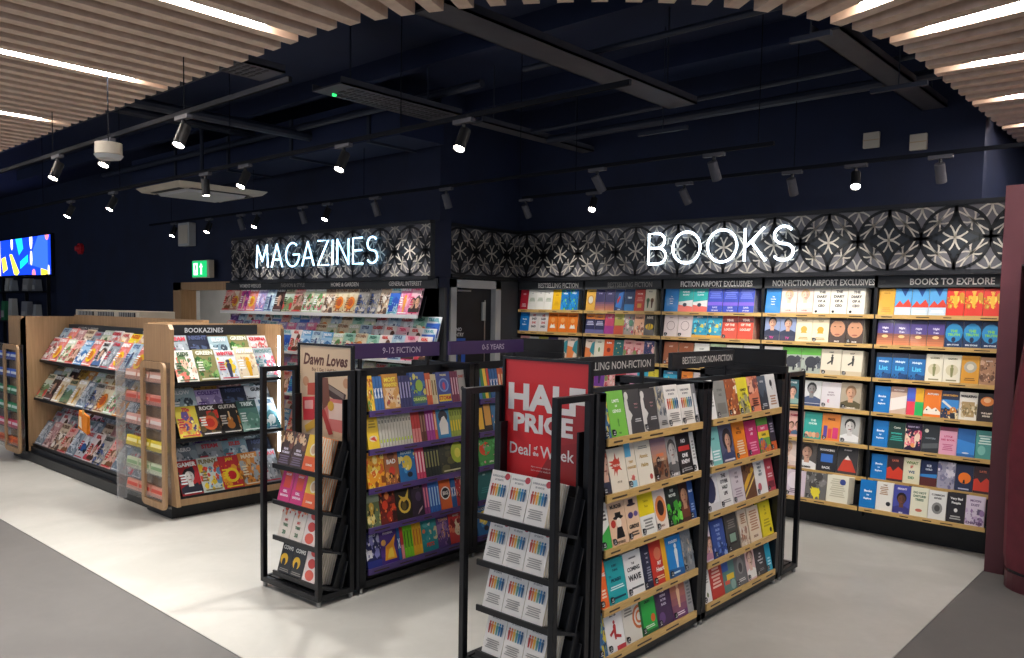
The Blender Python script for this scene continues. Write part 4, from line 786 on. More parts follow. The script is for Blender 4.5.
# ------------------------------------------------------------------ slatted timber canopy with a rounded opening
ARC = [(-3.235, 2.330), (-3.097, 2.356), (-2.960, 2.392), (-2.828, 2.434), (-2.700, 2.484), (-2.572, 2.540), (-2.446, 2.605), (-2.322, 2.678), (-2.204, 2.757), (-2.090, 2.842), (-1.984, 2.934), (-1.885, 3.026), (-1.790, 3.132), (-1.703, 3.245), (-1.626, 3.360), (-1.554, 3.480), (-1.496, 3.592), (-1.444, 3.718), (-1.398, 3.850), (-1.361, 4.000), (-1.334, 4.150), (-1.320, 4.308), (-1.312, 4.470)]
ends = []
for k in range(39, -1, -1): ends.append((-3.39 - .155 * k, 2.325, 0, -1))
for i, p in enumerate(ARC):
    a = ARC[max(i - 2, 0)]; b = ARC[min(i + 2, len(ARC) - 1)]; dx, dy = b[0] - a[0], b[1] - a[1]; l = math.hypot(dx, dy)
    nx, ny = dy / l, -dx / l
    if i < 2: nx, ny = .06 * i, -1
    ends.append((p[0], p[1], nx, ny))
for k in range(18): ends.append((-1.312, 4.634 + .165 * k, 1, 0))
Z = 2.9
can = empty('slat_canopy', (-2.3, 2.6, Z), label='timber slat ceiling canopy with rounded opening over the walkway', cat='ceiling canopy')
def strip(p, n, a, b, w, z0, z1):
    """box along n from distance a to b, half width w/2"""
    tx, ty = -n[1], n[0]; P = lambda s, t, z: (p[0] + n[0] * s + tx * t - can.location.x, p[1] + n[1] * s + ty * t - can.location.y, z - Z)
    return [P(a, -w / 2, z0), P(b, -w / 2, z0), P(b, w / 2, z0), P(a, w / 2, z0), P(a, -w / 2, z1), P(b, -w / 2, z1), P(b, w / 2, z1), P(a, w / 2, z1)]
for i, (x, y, nx, ny) in enumerate(ends):
    d = MB(); lng = 4.2 if ny < -.95 else 3.2
    d.hull(strip((x, y), (nx, ny), .025, lng, .069, Z, Z + .13)); d.build('slat', M['slat'], can)
# dark backing above the slats, following the opening
d = MB(); bk = []
for (x, y, nx, ny) in ends:
    l = 4.2 if ny < -.95 else 3.2; bk.append(((x + nx * .05, y + ny * .05), (x + nx * l, y + ny * l)))
for (a, b), (c, e) in zip(bk, bk[1:]):
    pts = [(p[0] - can.location.x, p[1] - can.location.y) for p in (a, b, e, c)]
    d.hull([(q[0], q[1], .15) for q in pts] + [(q[0], q[1], .18) for q in pts])
d.build('backing_board', M['backing'], can)
# linear lamps between the slats
def led(p, n, a, b, lab):
    a += .08; t = empty('linear_lamp', (p[0] + n[0] * a, p[1] + n[1] * a, Z + .03), label=lab, cat='linear lamp', group='linear lamps set between the canopy slats')
    g = math.atan2(n[1], n[0]); t.rotation_euler = (0, 0, g); L = b - a
    d = MB(); d.box(0, L, -.02, .02, .0, .05); d.build('housing', M['white'], t)
    d = MB(); d.box(.005, L - .005, -.016, .016, -.03, 0); d.build('diffuser', M['led'], t)
LEDS = [((-3.467, 2.325), (0, -1), .15, 2.6, 'slatted canopy lamp nearest the rounded corner, left side'), ((-4.862, 2.325), (0, -1), .17, 2.6, 'second slatted canopy lamp left of the rounded corner'),
        ((-6.412, 2.325), (0, -1), .15, 2.6, 'third slatted canopy lamp left of the rounded corner'), ((-7.97, 2.325), (0, -1), .15, 2.6, 'fourth slatted canopy lamp, beyond the left picture edge'),
        ((-1.46, 3.655), (.93, -.37), .13, 1.7, 'slatted canopy lamp nearest the rounded corner, right side'), ((-1.345, 4.075), (.985, -.17), .13, 2.2, 'second slatted canopy lamp right of the rounded corner'),
        ((-1.312, 4.716), (1, 0), .13, 2.4, 'third slatted canopy lamp right of the rounded corner'), ((-1.312, 5.541), (1, 0), .13, 2.4, 'fourth slatted canopy lamp, second from the far end'),
        ((-1.312, 6.366), (1, 0), .1, 2.4, 'slatted canopy lamp level with the navy back wall')]
for a in LEDS: led(*a)

# ------------------------------------------------------------------ services above the shop floor
def track(x0, x1, y, z, label):
    t = empty('lighting_track', (x0, y, z), label=label, cat='lighting track', group='black lighting tracks under the dark ceiling')
    d = MB(); d.box(0, x1 - x0, -.009, .009, 0, .024); d.build('rail', M['rail'], t)
    x = .6
    while x < x1 - x0:
        d = MB(); d.cyl((x, 0, .03), (x, 0, (2.9 if y < 2.3 else 3.6) - z), .003, n=5); d.build('hanger', M['rail'], t); x += 1.9
ZT = 2.6
TY = [2.055, 3.03, 4.62, 5.5]
for (x0, x1, y, l) in ((-8.6, -3.2, TY[0], 'black lighting track closest to the canopy edge, left run'), (-11.8, -2.05, TY[1], 'long black lighting track second from the canopy'),
                       (-10.4, -2.1, TY[2], 'long black lighting track in front of the magazines fascia'), (-4.85, -.85, TY[3], 'black lighting track along the books fascia')):
    track(x0, x1, y, ZT, l)
def spot(x, y, ax, ay, az, watts, lab, lit=True, angle=75):
    t = empty('track_spotlight', (x, y, ZT), label=lab, cat='spotlight', group='black cylinder spotlights on the tracks')
    D_ = Vector((ax, ay, az)).normalized(); q = Vector((0, 0, -.085)); a = q - D_ * .035; b = q + D_ * .08
    d = MB(); d.box(-.07, .07, -.016, .016, -.022, 0); d.build('adaptor', M['duct'], t)
    d = MB(); d.cyl((0, 0, -.02), q, .011, n=8); d.build('stem', M['black'], t)
    d = MB(); d.cyl(a, b if lit else b - D_ * .045, .03, n=18); d.cyl(b if lit else b - D_ * .052, b + D_ * .006, .031, .031, 18, caps=False); h = d.build('lamp_head', M['duct'] if not lit else M['head'], t)
    lb = b if lit else b - D_ * .043
    d = MB(); d.cyl(lb + D_ * .0005, lb + D_ * .003, .0275, n=18); d.build('lens', M['lens'] if lit else M['lensdim'], t)
    L = bpy.data.lights.new('spot_beam', 'SPOT'); L.energy = watts; L.spot_size = math.radians(angle); L.spot_blend = .7; L.color = (1, .96, .91); L.shadow_soft_size = .035
    o = bpy.data.objects.new('spot_beam', L); C.objects.link(o); o.parent = t; o.location = b + D_ * .012; o.rotation_euler = D_.to_track_quat('-Z', 'Y').to_euler()
SP = [(-4.63, 0, -.25, -.18, -1, 'largest lit spotlight, near left canopy edge'), (-5.7, 0, -.4, -.3, -1, 'lit spotlight hidden behind the white cylinder lamp'), (-6.62, 0, -.4, -.25, -1, 'lit spotlight third along the canopy-side track'),
      (-6.45, 1, .0, .05, -1, 'black spotlight pointing straight down before the white air vent'), (-8.3, 1, -.3, -.2, -1, 'lit spotlight below the middle track, left of the air vent'), (-9.4, 1, -.3, -.2, -1, 'far-left lit spotlight on the middle track'),
      (-5.82, 1, -.45, -.35, -1, 'tilted lit spotlight overlapping the white air vent'), (-3.4, 1, -.25, -.55, -1, 'brightest round spotlight above the middle of the shop'), (-4.55, 1, -.15, -.1, -1, 'lit spotlight on middle track above the magazines fascia'),
      (-12.4, 1, -.3, -.1, -1, 'lit spotlight at the extreme left picture edge'),
      (-10.7, 2, -.1, .1, -1, 'small lit spotlight left of the white speaker'), (-9.75, 2, -.3, -.3, -1, 'small lit spotlight just right of the white speaker'), (-8.62, 2, -.35, -.4, -1, 'small lit spotlight above the M of the magazines sign'),
      (-7.22, 2, -.35, -.4, -1, 'small lit spotlight above the Z of the magazines sign'), (-5.4, 2, .1, .55, -1, 'grey spotlight aimed away, above the return wall corner'), (-6.42, 2, .15, .4, -1, 'grey spotlight aimed away, above the magazines letter E'),
      (-7.68, 2, .1, .4, -1, 'grey spotlight aimed away, above the magazines letter A'), (-8.98, 2, .1, .35, -1, 'grey spotlight aimed away, left end of the magazines fascia'), (-3.72, 2, .25, .45, -1, 'grey spotlight tilted toward wall above the letter B'), (-2.74, 2, .05, .4, -1, 'grey spotlight aimed at wall above the letter K'),
      (-5.13, 3, .05, .35, -1, 'grey spotlight above the left end of the books fascia'), (-4.33, 3, -.1, -.35, -1, 'small bright spotlight facing out above the books fascia'), (-3.42, 3, .2, .35, -1, 'grey spotlight above the books letters O'), (-2.52, 3, .0, .3, -1, 'grey spotlight just past the books letter S'),
      (-2.06, 3, -.15, -.45, -1, 'bright spotlight facing out near the two wall plates'), (-1.52, 3, .0, .3, -1, 'grey spotlight nearest the maroon post')]
for x, ti, ax, ay, az, lab in SP:
    out = ay > .25
    if out: ay = .30 if ti == 2 and x < -5 else .62
    elif x != -6.45: ax, ay = ((.14, -.45), (.08, -.52), (.1, -.5), (.25, -.65))[ti]
    spot(x * (.909 if ti < 3 else .937), TY[ti], ax, ay, az, 54 if ti < 2 else 18, lab, not out, 85)
# white hanging cylinder
t = empty('pendant_emergency_lamp', (-4.91, 1.95, 2.46), label='white drum-shaped emergency lamp hanging at canopy edge', cat='emergency lamp')
d = MB(); d.cyl((0, 0, 0), (0, 0, .065), .073, n=24); d.build('drum', M['cream'], t)
d = MB(); d.cyl((0, 0, -.025), (0, 0, -.004), .062, .079, 24); d.build('rim', M['greywhite'], t)
d = MB(); d.cyl((0, 0, .065), (0, 0, .5), .004, n=8); d.build('rod', M['rail'], t)
# air-conditioning cassette
t = empty('air_vent', (-7.85, 4.02, 2.76), label='square white ceiling air-conditioning cassette with four slots', cat='air vent')
d = MB(); P = [(-.47, -.47), (.47, -.47), (.47, .47), (-.47, .47)]
d.hull([(x * .9, y * .9, -.045) for x, y in P] + [(x, y, 0) for x, y in P]); d.build('panel', M['cream'], t, bevel=.01)
for x0, x1, y0, y1 in ((-.3, .3, -.39, -.33), (-.3, .3, .33, .39), (-.39, -.33, -.3, .3), (.33, .39, -.3, .3)):
    d = MB(); d.box(x0, x1, y0, y1, -.049, -.044); d.build('slot', M['blackmat'], t)
d = MB(); d.hull([(x * .62, y * .62, -.07) for x, y in P] + [(x * .66, y * .66, -.044) for x, y in P]); d.build('grille', M['greywhite'], t)
d = MB(); d.cyl((0, 0, 0), (0, 0, .84), .02, n=8); d.build('hanger', M['pipe'], t)
# cable trays: perforated steel, along the depth of the shop
def tray(x0, x1, y0, y1, z, lab, holes=True):
    t = empty('cable_tray', (x0, y0, z), label=lab, cat='cable tray', group='grey cable trays under the ceiling')
    d = MB(); d.box(0, x1 - x0, 0, y1 - y0, 0, .012); d.box(0, .01, 0, y1 - y0, 0, .05); d.box(x1 - x0 - .01, x1 - x0, 0, y1 - y0, 0, .05); d.build('tray_bed', M['duct'], t)
    if holes:
        for fx in (.22, .5, .78):
            d = MB(); y = .12
            while y < y1 - y0 - .08: d.box((x1 - x0) * fx - .03, (x1 - x0) * fx + .03, y, y + .02, -.003, .0); y += .045
            d.build('slot_pattern', M['blackmat'], t)
    for y in (.2, y1 - y0 - .2):
        d = MB(); d.cyl(((x1 - x0) / 2, y, .01), ((x1 - x0) / 2, y, 3.6 - z), .006, n=5); d.build('hanger', M['pipe'], t)
tray(-4.90, -4.56, 3.32, 4.45, 3.1, 'perforated grey cable tray with a green glint, mid ceiling')
tray(-4.72, -4.58, 4.7, 6.2, 3.1, 'grey cable tray running on toward the books wall', False)
tray(-4.95, -4.65, 2.4, 2.95, 3.1, 'short perforated cable tray tucked under the canopy edge')
tray(-3.0, -2.78, 2.6, 4.9, 3.0, 'grey cable tray over the middle gondola', False)
tray(-1.74, -1.58, 4.2, 6.3, 3.05, 'wide grey tray closest to canopy on the right', False)
d = MB(); d.cyl((0, 0, 0), (0, 0, -.015), .016, c='30e070'); t = d.build('status_light', M['exitlit']); t.location = (-4.82, 3.45, 3.1); tag(t, 'tiny green status light under the perforated cable tray', 'status light')
def pipe(p, q, r, lab):
    d = MB(); p, q = Vector(p), Vector(q); d.cyl((0, 0, 0), q - p, r, n=10); o = d.build('ceiling_pipe', M['pipe'], None, smooth=False); o.location = p; tag(o, lab, 'pipe', 'dark pipes and conduits under the ceiling')
pipe((-3.4, 3.85, 3.1), (-.6, 3.85, 3.1), .018, 'thin dark conduit crossing before the wide grey tray')
pipe((-4.6, 5.3, 3.12), (-1.2, 5.1, 3.12), .018, 'thin dark conduit nearer the books wall, upper one')
pipe((-4.6, 5.55, 3.1), (-1.2, 5.5, 3.1), .035, 'thick dark pipe nearer the books wall')
pipe((-11, 4.3, 3.25), (-4.2, 4.3, 3.25), .03, 'long dark pipe above the air vent')
pipe((-12, 2.95, 3.3), (-5.2, 2.95, 3.3), .04, 'long dark pipe behind the emergency lamp')
pipe((-6.6, 2.6, 3.2), (-6.6, 6.2, 3.2), .045, 'dark duct pipe running toward the magazines wall')
pipe((-7.6, 2.6, 3.35), (-7.6, 5.0, 3.35), .04, 'dark duct pipe passing over the air vent')
def duct(x0, x1, y0, y1, z0, z1, lab):
    t = empty('air_duct', (x0, y0, z0), label=lab, cat='air duct', group='dark air ducts in the ceiling void')
    d = MB(); d.box(0, x1 - x0, 0, y1 - y0, 0, z1 - z0); d.build('duct_body', M['ceil'], t)
    n = int((x1 - x0) / 1.2)
    for i in range(1, n + 1):
        d = MB(); d.box(i * 1.2 - .02, i * 1.2 + .02, -.02, y1 - y0 + .02, -.02, z1 - z0); d.build('flange', M['pipe'], t)
duct(-10.5, -5.3, 4.45, 4.95, 3.05, 3.4, 'dark rectangular air duct above the magazines fascia')
# extra tracks of beams in the void
for y in (3.0, 4.2, 5.4):
    d = MB(); d.box(-14, 2, y, y + .08, 3.45, 3.6); o = d.build('ceiling_beam', M['ceil']); tag(o, kind='structure')
# short lamp bars
for x0, x1, y, l in ((-1.64, -1.45, 3.74, 'short dark track piece at the canopy, closer one'), (-1.64, -1.34, 4.85, 'short dark track piece at the canopy, farther one'), (-3.3, -2.9, 5.0, 'short bright-edged track piece above the letter B')):
    t = empty('track_stub', (x0, y, 2.87), label=l, cat='lighting track', group='short track pieces'); d = MB(); d.box(0, x1 - x0, -.014, .014, 0, .024); d.build('rail', M['pipe'], t)
    d = MB(); d.cyl(((x1 - x0) / 2, 0, .02), ((x1 - x0) / 2, 0, .73), .004, n=5); d.build('hanger', M['pipe'], t)
# ------------------------------------------------------------------ wall bookcases along the back wall
SH = [1.615, 1.397, 1.152, .90, .645, .405, .215]
XB = [-5.49, -4.655, -3.795, -2.86, -1.99, -1.165]
YL = 6.19
def shelf_part(mb_board, lip, L, z, depth, tilt, back, lipm, lh=.028, parent=None, notes=None, stop=True, name='shelf'):
    """shelf local: x 0..L along, front lip at y=0, reader at -y; seat slopes back by tilt"""
    d = MB(); s = math.sin(tilt); c = math.cos(tilt)
    d.prism([(.004, z - .012), (.004, z), (depth, z - depth * math.tan(tilt)), (depth, z - depth * math.tan(tilt) - .012)], 'x', 0, L)
    if back:
        y0, z0 = depth * c, z - depth * s
        d.prism([(y0, z0), (y0 + .008, z0), (y0 + .008 + back * s, z0 + back * c), (y0 + back * s, z0 + back * c)], 'x', 0, L)
    o = d.build(name, M['blackmat'], parent)
    d = MB(); d.box(0, L, -.006, .004, z - lh, z + .004, m=0)
    if notes:
        r = random.Random(int(z * 1000)); x = .04
        while x < L - .12:
            w = r.uniform(.05, .12); d.box(x, x + w, -.0068, -.006, z - lh * .62, z - lh * .36, '3a2a1a', 1); x += w + r.uniform(.05, .2)
    d.build('price_strip', [lipm, M['sign']], o)
    return o
names = ['first fiction bay', 'second fiction bay', 'fiction exclusives bay', 'non-fiction exclusives bay', 'books-to-explore bay']
heads = [('BESTSELLING FICTION', .5, 'e8e4dc'), ('BESTSELLING FICTION', .48, '85837e'), ('FICTION AIRPORT EXCLUSIVES', .66, 'f4f2ec'), ('NON-FICTION AIRPORT EXCLUSIVES', .78, 'e6e4de'), ('BOOKS TO EXPLORE', .53, 'dedbd4')]
labs = ['tall black wall bookcase beside the staff door, under bestselling fiction heading', 'tall black wall bookcase second from the staff door', 'tall black wall bookcase under the fiction airport exclusives heading', 'tall black wall bookcase under the non-fiction airport exclusives heading', 'tall black wall bookcase under the books to explore heading']
T0 = .13
for b in range(5):
    x0, x1 = XB[b], XB[b + 1]; L = x1 - x0
    t = empty('wall_bookcase', (x0, YL, 0), label=labs[b], cat='bookcase', group='black wall bookcases under the books fascia')
    d = MB(); d.box(0, L, .36, .40, .0, 1.93); d.build('back_panel', M['blackmat'], t)
    for xx in (0, L - .012):
        d = MB(); d.box(xx, xx + .012, .0, .36, .12, 1.9); d.build('upright', M['black'], t)
    d = MB(); d.box(0, L, -.0, .36, 0, .115); d.box(0.01, L - .01, -.05, .3, .125, .165); d.build('plinth', M['blackmat'], t)
    d = MB(); d.box(0, L, .0, .03, 1.815, 1.93); hb = d.build('header_board', M['char'], t)
    d = MB(); hx = [.62, .6, .55, .54, .6][b]
    put_text(d, heads[b][0], lambda u, v: (u, -.002, v), L * hx, 1.855, .047, heads[b][1], heads[b][2], bold=.02); d.build('heading_lettering', M['sign'], hb)
    for i, z in enumerate(SH):
        yo = -.17 if i == 6 else 0
        o = shelf_part(None, None, L - .012, z, .17, T0, .15, M['pine'], .026, t, True); o.location = (.006, yo, 0)
def wrow(b, i, items, copies=0, stick=0, H=.196, W=.126, off=0., L=None, hj=.02, parts=True):
    if copies: copies = 4; L = XB[b + 1] - XB[b] - .034 - .06
    base = Matrix.Translation((XB[b] + .016 + off, YL + (-.17 if i == 6 else 0) + .006, SH[i] + .002))
    row(items, base, (L or (XB[b + 1] - XB[b] - .034)) - off, f"{ORD[i]} shelf, {names[b]}", 'books on the back wall', W, H, .024, T0, stick, parts, copies=copies, seed=b * 10 + i, hj=hj)
# books to explore
wrow(4, 0, ['goldn*1', 'peaks*3', 'redgold*3'], H=.19); wrow(4, 1, ['sunset*4', 'traitor*3'], H=.185); wrow(4, 2, ['list*3', 'creamfig*2', 'amber*1', 'tanleaf'], H=.19)
wrow(4, 3, ['card', 'map', 'blocks', 'fox', 'coast', 'pictureframe', 'ember']); wrow(4, 4, ['card', 'curio', 'fireworks', 'moon', 'pinkcover', 'field', 'tealtext']); wrow(4, 5, ['card', 'eyes', 'letters', 'deepblue', 'mist', 'bloodmoon', 'eyes'], H=.185)
wrow(4, 6, ['card', 'smalltext', 'smile', 'lines', 'thumb', 'blackgold', 'lilacwords'], H=.2, off=-.015)
# non-fiction exclusives
wrow(3, 0, ['cardair', 'blonde*2', 'diary*3'], copies=2, H=.205, W=.135); wrow(3, 1, ['tvman*2', 'goldbadge*2', 'tanman*2'], copies=2, stick=1); wrow(3, 2, ['redstripe', 'elephant*2', 'jumper*2'], copies=2, stick=1, W=.15)
wrow(3, 3, ['yellowred@.6', 'violetcover@.6', 'tealportrait', 'bwman', 'pinktitle', 'general'], copies=2, stick=1, H=.2, W=.14); wrow(3, 4, ['whitepurple', 'darkcity@.5', 'crowd', 'tealpattern', 'orangebars', 'bwyouth'], copies=2, stick=1, H=.205, W=.14)
wrow(3, 5, ['pinkface', 'blonde', 'footballer', 'scoreblue', 'mountred'], copies=1, H=.21, W=.15); wrow(3, 6, ['redpink', 'oldman', 'lilacflag', 'greyyellow', 'manuscript'], copies=2, stick=1, H=.2, W=.15, off=-.03)
# fiction exclusives
wrow(2, 0, ['cardair', 'coral*2', 'indigo*3'], copies=2, H=.205, W=.14); wrow(2, 1, ['pinkline*2', 'lagoon*2', 'locust*2'], copies=1, stick=1, W=.14); wrow(2, 2, ['saddle*2', 'ivory', 'greenpale', 'palecream', 'redstripe'], stick=1); wrow(2, 3, ['lagoon', 'tangerine', 'pinkline', 'canary', 'ivory', 'rosy'])
# second fiction bay
wrow(1, 0, ['ovalgold', 'dusk*2', 'diveblue', 'seablue', 'redhouse', 'creamfolk'], copies=2, H=.2); wrow(1, 1, ['blues*2', 'roseband', 'olive', 'greypink', 'peachart', 'beepanel'], copies=2); wrow(1, 2, ['sundown', 'palecream', 'bright', 'tealdark', 'rosy*2', 'navypink'], copies=1); wrow(1, 3, ['roseband', 'violetcover', 'rosy', 'redtitle', 'pinkcover', 'cyan', 'canary'])
# bay by the door
wrow(0, 0, ['redtitle', 'threewhite*3', 'ochre', 'bluegreen*2'], H=.205, copies=1); wrow(0, 1, ['card', 'redwhite*2', 'orangetree*3'], copies=3, W=.14); wrow(0, 2, ['rosy', 'ivory', 'olive', 'dusk', 'sundown*2'], copies=2)

# ------------------------------------------------------------------ gondolas (double bays with an end display)
def gondola(root_loc, rz, strip, label, headers, hcol, tcol, place, rows1, rows2, zs, grp, tilt, stick, hx):
    G = empty('book_gondola', root_loc, rz, label=label, cat='display gondola', group='black book gondolas on the pale floor')
    B = Matrix.Translation(root_loc) @ Matrix.Rotation(rz, 4, 'Z')
    xf = .268
    d = MB(); d.box(-.012, .012, .29, 2.15, .1, 1.245); d.build('spine_panel', M['blackmat'], G)
    for y, w in ((.262, .02), (2.15, .03)):
        d = MB(); d.box(-xf, xf, y, y + w, .03, 1.26 if y < 1 else 1.30); d.build('end_panel', M['blackmat'], G)
    for y in (.285, 1.165, 1.215, 2.10):
        for s in (1, -1):
            d = MB(); d.box(s * xf, s * (xf - .035), y, y + .045, .03, 1.26); p = d.build('post', M['black'], G, bevel=.002)
            d = MB(); d.cyl((s * (xf - .018), y + .022, 0), (s * (xf - .018), y + .022, .03), .012, n=10); d.build('foot', M['steel'], p)
    for y in (.285, 1.165, 1.215, 2.10):
        d = MB(); d.box(-xf, xf, y, y + .045, 1.225, 1.26); d.build('cross_bar', M['black'], G)
    for s in (1, -1):
        d = MB(); d.box(s * xf, s * (xf - .03), .285, 2.14, .03, .068); d.build('base_rail', M['black'], G)
    d = MB(); d.box(-.25, .25, .29, 2.14, .07, .085); d.build('base_deck', M['blackmat'], G)
    for y0, y1, txt, z1 in headers:
        d = MB(); d.box(-.012, .012, y0, y1, 1.302, 1.392, hcol); h = d.build('header_board', M['sign'], G)
        d = MB(); put_text(d, txt, lambda u, v: (.0135, u, v), y0 + (y1 - y0) * hx, 1.347, .038, (y1 - y0) * .8, tcol, bold=.006); d.build('heading_lettering', M['sign'], h)
        for yy in (y0 + .1, y1 - .1):
            d = MB(); d.box(-.008, .008, yy - .01, yy + .01, 1.24, 1.302); d.build('bracket', M['black'], G)
    for bay, (y0, y1, rows) in enumerate(((.345, 1.16, rows1), (1.265, 2.095, rows2))):
        L = y1 - y0
        for i, z in enumerate(zs):
            for s in (1, -1):
                o = shelf_part(None, None, L, z, .12, tilt, .16, strip, .03, G, s == 1)
                o.matrix_local = Matrix.Translation((s * xf, y0 if s == 1 else y1, 0)) @ Matrix.Rotation(PI / 2 * s, 4, 'Z')
            if i < len(rows) and rows[i]:
                base = B @ Matrix.Translation((xf - .007, y0 + .004, z + .002)) @ Matrix.Rotation(PI / 2, 4, 'Z')
                row(rows[i], base, L - .008, f"{ORD[i]} shelf, {'near' if bay == 0 else 'far'} {place}", grp, .126, .198, .024, tilt, stick, True, 'paperback' if stick else 'childrens_book', seed=bay * 10 + i + (50 if stick else 0), hj=.03)
    return G, B
def end_display(B, rz, y_side, label, rows, place, grp, poster_fn, copies=6):
    """steel frame with four sloping shelves at the end of a gondola; reader at local -y"""
    E = bpy.data.objects.new('end_display', None); C.objects.link(E); E.matrix_world = B
    if y_side: E.matrix_world = B @ Matrix.Translation((0, 2.44, 0)) @ Matrix.Rotation(PI, 4, 'Z')
    tag(E, label, 'display stand', 'end displays of the book gondolas'); xf = .268
    for s in (1, -1):
        for y in (0, .215):
            d = MB(); d.box(s * xf, s * (xf - .028), y, y + .03, .03, 1.262); p = d.build('post', M['black'], E, bevel=.002)
            d = MB(); d.cyl((s * (xf - .018), y + .02, 0), (s * (xf - .018), y + .02, .03), .013, n=10); d.build('foot', M['steel'], p)
        for z, a in ((1.234, 1.262), (.03, .06)):
            d = MB(); d.box(s * xf, s * (xf - .028), .03, .215, z, a); d.build('side_rail', M['black'], E, bevel=.002)
    d = MB(); d.box(-xf + .028, xf - .028, 0, .03, .03, .06); d.build('front_rail', M['black'], E, bevel=.002)
    d = MB(); d.box(-.23, .23, .04, .25, .05, .06); d.build('base_tray', M['black'], E)
    for s in (1, -1):
        d = MB(); d.box(s * .215, s * .225, .2, .25, .06, 1.1); d.build('shelf_rail', M['black'], E)
    tl = .29
    for i, z in enumerate((.715, .51, .305, .10)):
        o = shelf_part(None, None, .45, z, .13, tl, .15, M['black'], .022, E, False); o.location = (-.19, .035, 0)
        for s in (0, 1):
            d = MB(); d.prism([(.08, z - .03), (.13, z - .04), (.185, z + .15), (.15, z + .165)], 'x', s * .428 + .0, s * .428 + .006); b_ = d.build('bookend', M['black'], o); b_.location = (0, 0, 0)
        if rows and not y_side:
            base = B @ Matrix.Translation((-.165, .041, z + .002))
            row(rows[i], base, .345, f"{ORD[i]} shelf of {place}", grp, .108, .196, .016, tl, 0, True, seed=i, copies=0)
            # copies leaning behind the last front copy
            k = rows[i][-1].split('*')[0]; w = .105
            for j in range(copies):
                mw = base @ Matrix.Translation((.238, 0, 0)) @ Matrix.Rotation(-tl, 4, 'X') @ Matrix.Translation((.0, .0163 * (j + 1), 0))
                drop_book('paperback', k, w, .194, .016, mw, f"{BOOK[k][0]}, copy leaning behind, {ORD[i]} shelf of {place}", 'book', f"hidden copies on {ORD[i]} shelf of {place}", False, True)
    return E
def poster(B, y, flip, label, draw, bg, x0=-.243, x1=.252, z0=.848, z1=1.395):
    P_ = bpy.data.objects.new('poster', None); C.objects.link(P_)
    P_.matrix_world = B @ Matrix.Translation((0, y, 0)) @ (Matrix.Rotation(PI, 4, 'Z') if flip else Matrix()); tag(P_, label, 'poster', 'posters on the gondola ends')
    for a in ((x0, x0 + .012, z0, z1), (x1 - .012, x1, z0, z1), (x0 + .012, x1 - .012, z0, z0 + .012), (x0 + .012, x1 - .012, z1 - .012, z1)):
        d = MB(); d.box(a[0], a[1], -.022, 0, a[2], a[3]); d.build('frame_bar', M['black'], P_)
    d = MB(); d.box(x0 + .01, x1 - .01, -.006, 0, z0 + .01, z1 - .01); d.build('backing', M['blackmat'], P_)
    if draw:
        d = MB(); w, h = x1 - x0 - .024, z1 - z0 - .024
        d.box(0, w, .0, .004, 0, h, bg); draw(Art(d, w, h)); s_ = d.build('print', M['poster'], P_); s_.location = (x0 + .012, -.012, z0 + .012)
    return P_
def half(a):
    a.poly([(0, .0), (.4, .0), (.62, .3), (.3, .62), (0, .36)], 'e02026'); a.poly([(.4, 0), (1, 0), (1, .38), (.62, .3)], '9c2226'); a.poly([(.62, .3), (1, .38), (1, .75), (.5, .48)], 'a8272b')
    T = lambda s, cx, cy, h, mw, b=.03: put_text(a.mb, s, a.P, cx * a.w, cy * a.h, h * a.h, mw * a.w, 'f2ece8', bold=b, fit=h > .05)
    a.k += 1; T('HALF', .5, .685, .232, .92, .045); T('PRICE', .47, .465, .165, .72, .045); T('Deal', .2, .235, .1, .26, .012); T('of', .395, .262, .034, .06); T('the', .395, .212, .038, .07); T('Week', .65, .235, .1, .40, .012)
    for i in range(2): T('Ask in store for details of this offer', .5, .10 - i * .03, .014, .5, .0)
def dawn(a):
    G_ = random.Random(5)
    a.poly([(.03, .02), (.97, .02), (.97, .98), (.03, .98)], 'd9bd9b')
    put_text(a.mb, 'Dawn Loves', a.P, .5 * a.w, .85 * a.h, .13 * a.h, .86 * a.w, '5a2c1c', bold=.035, shear=.25)
    put_text(a.mb, 'Buy 1 Get 1 Half Price', a.P, .5 * a.w, .735 * a.h, .05 * a.h, .86 * a.w, '7a4a38', bold=.025)
    a.k += 1
    for (cx, cy) in ((.12, .6), (.9, .62)): a.ell(cx, cy, .06, .06, 'c8926a')
    a.poly([(.42, .64), (.9, .5), (.86, .38), (.46, .5)], '4a3430'); a.poly([(.46, .62), (.86, .5), (.85, .45), (.47, .57)], '8a7a70')
    a.poly([(.5, .44), (.95, .44), (.9, .08), (.52, .1)], 'd87a72'); a.poly([(.56, .4), (.9, .4), (.86, .22), (.58, .22)], 'efd0c0'); a.poly([(.44, .66), (.56, .66), (.6, .4), (.46, .3)], '7a4a3a')
    a.poly([(.06, .42), (.3, .44), (.3, .18), (.07, .16)], 'd8343c'); a.poly([(.1, .38), (.27, .4), (.27, .3), (.1, .29)], 'f0b0a8')
    a.poly([(.16, .58), (.36, .6), (.36, .46), (.16, .45)], 'c0503a'); a.poly([(.1, .1), (.36, .22), (.4, .14), (.14, .03)], 'e0b03a'); a.poly([(.42, .3), (.5, .32), (.66, .06), (.58, .04)], 'b83a34'); a.ell(.62, .36, .06, .06, 'd8a83a')
Rr = (-2.235, 2.46, 0)
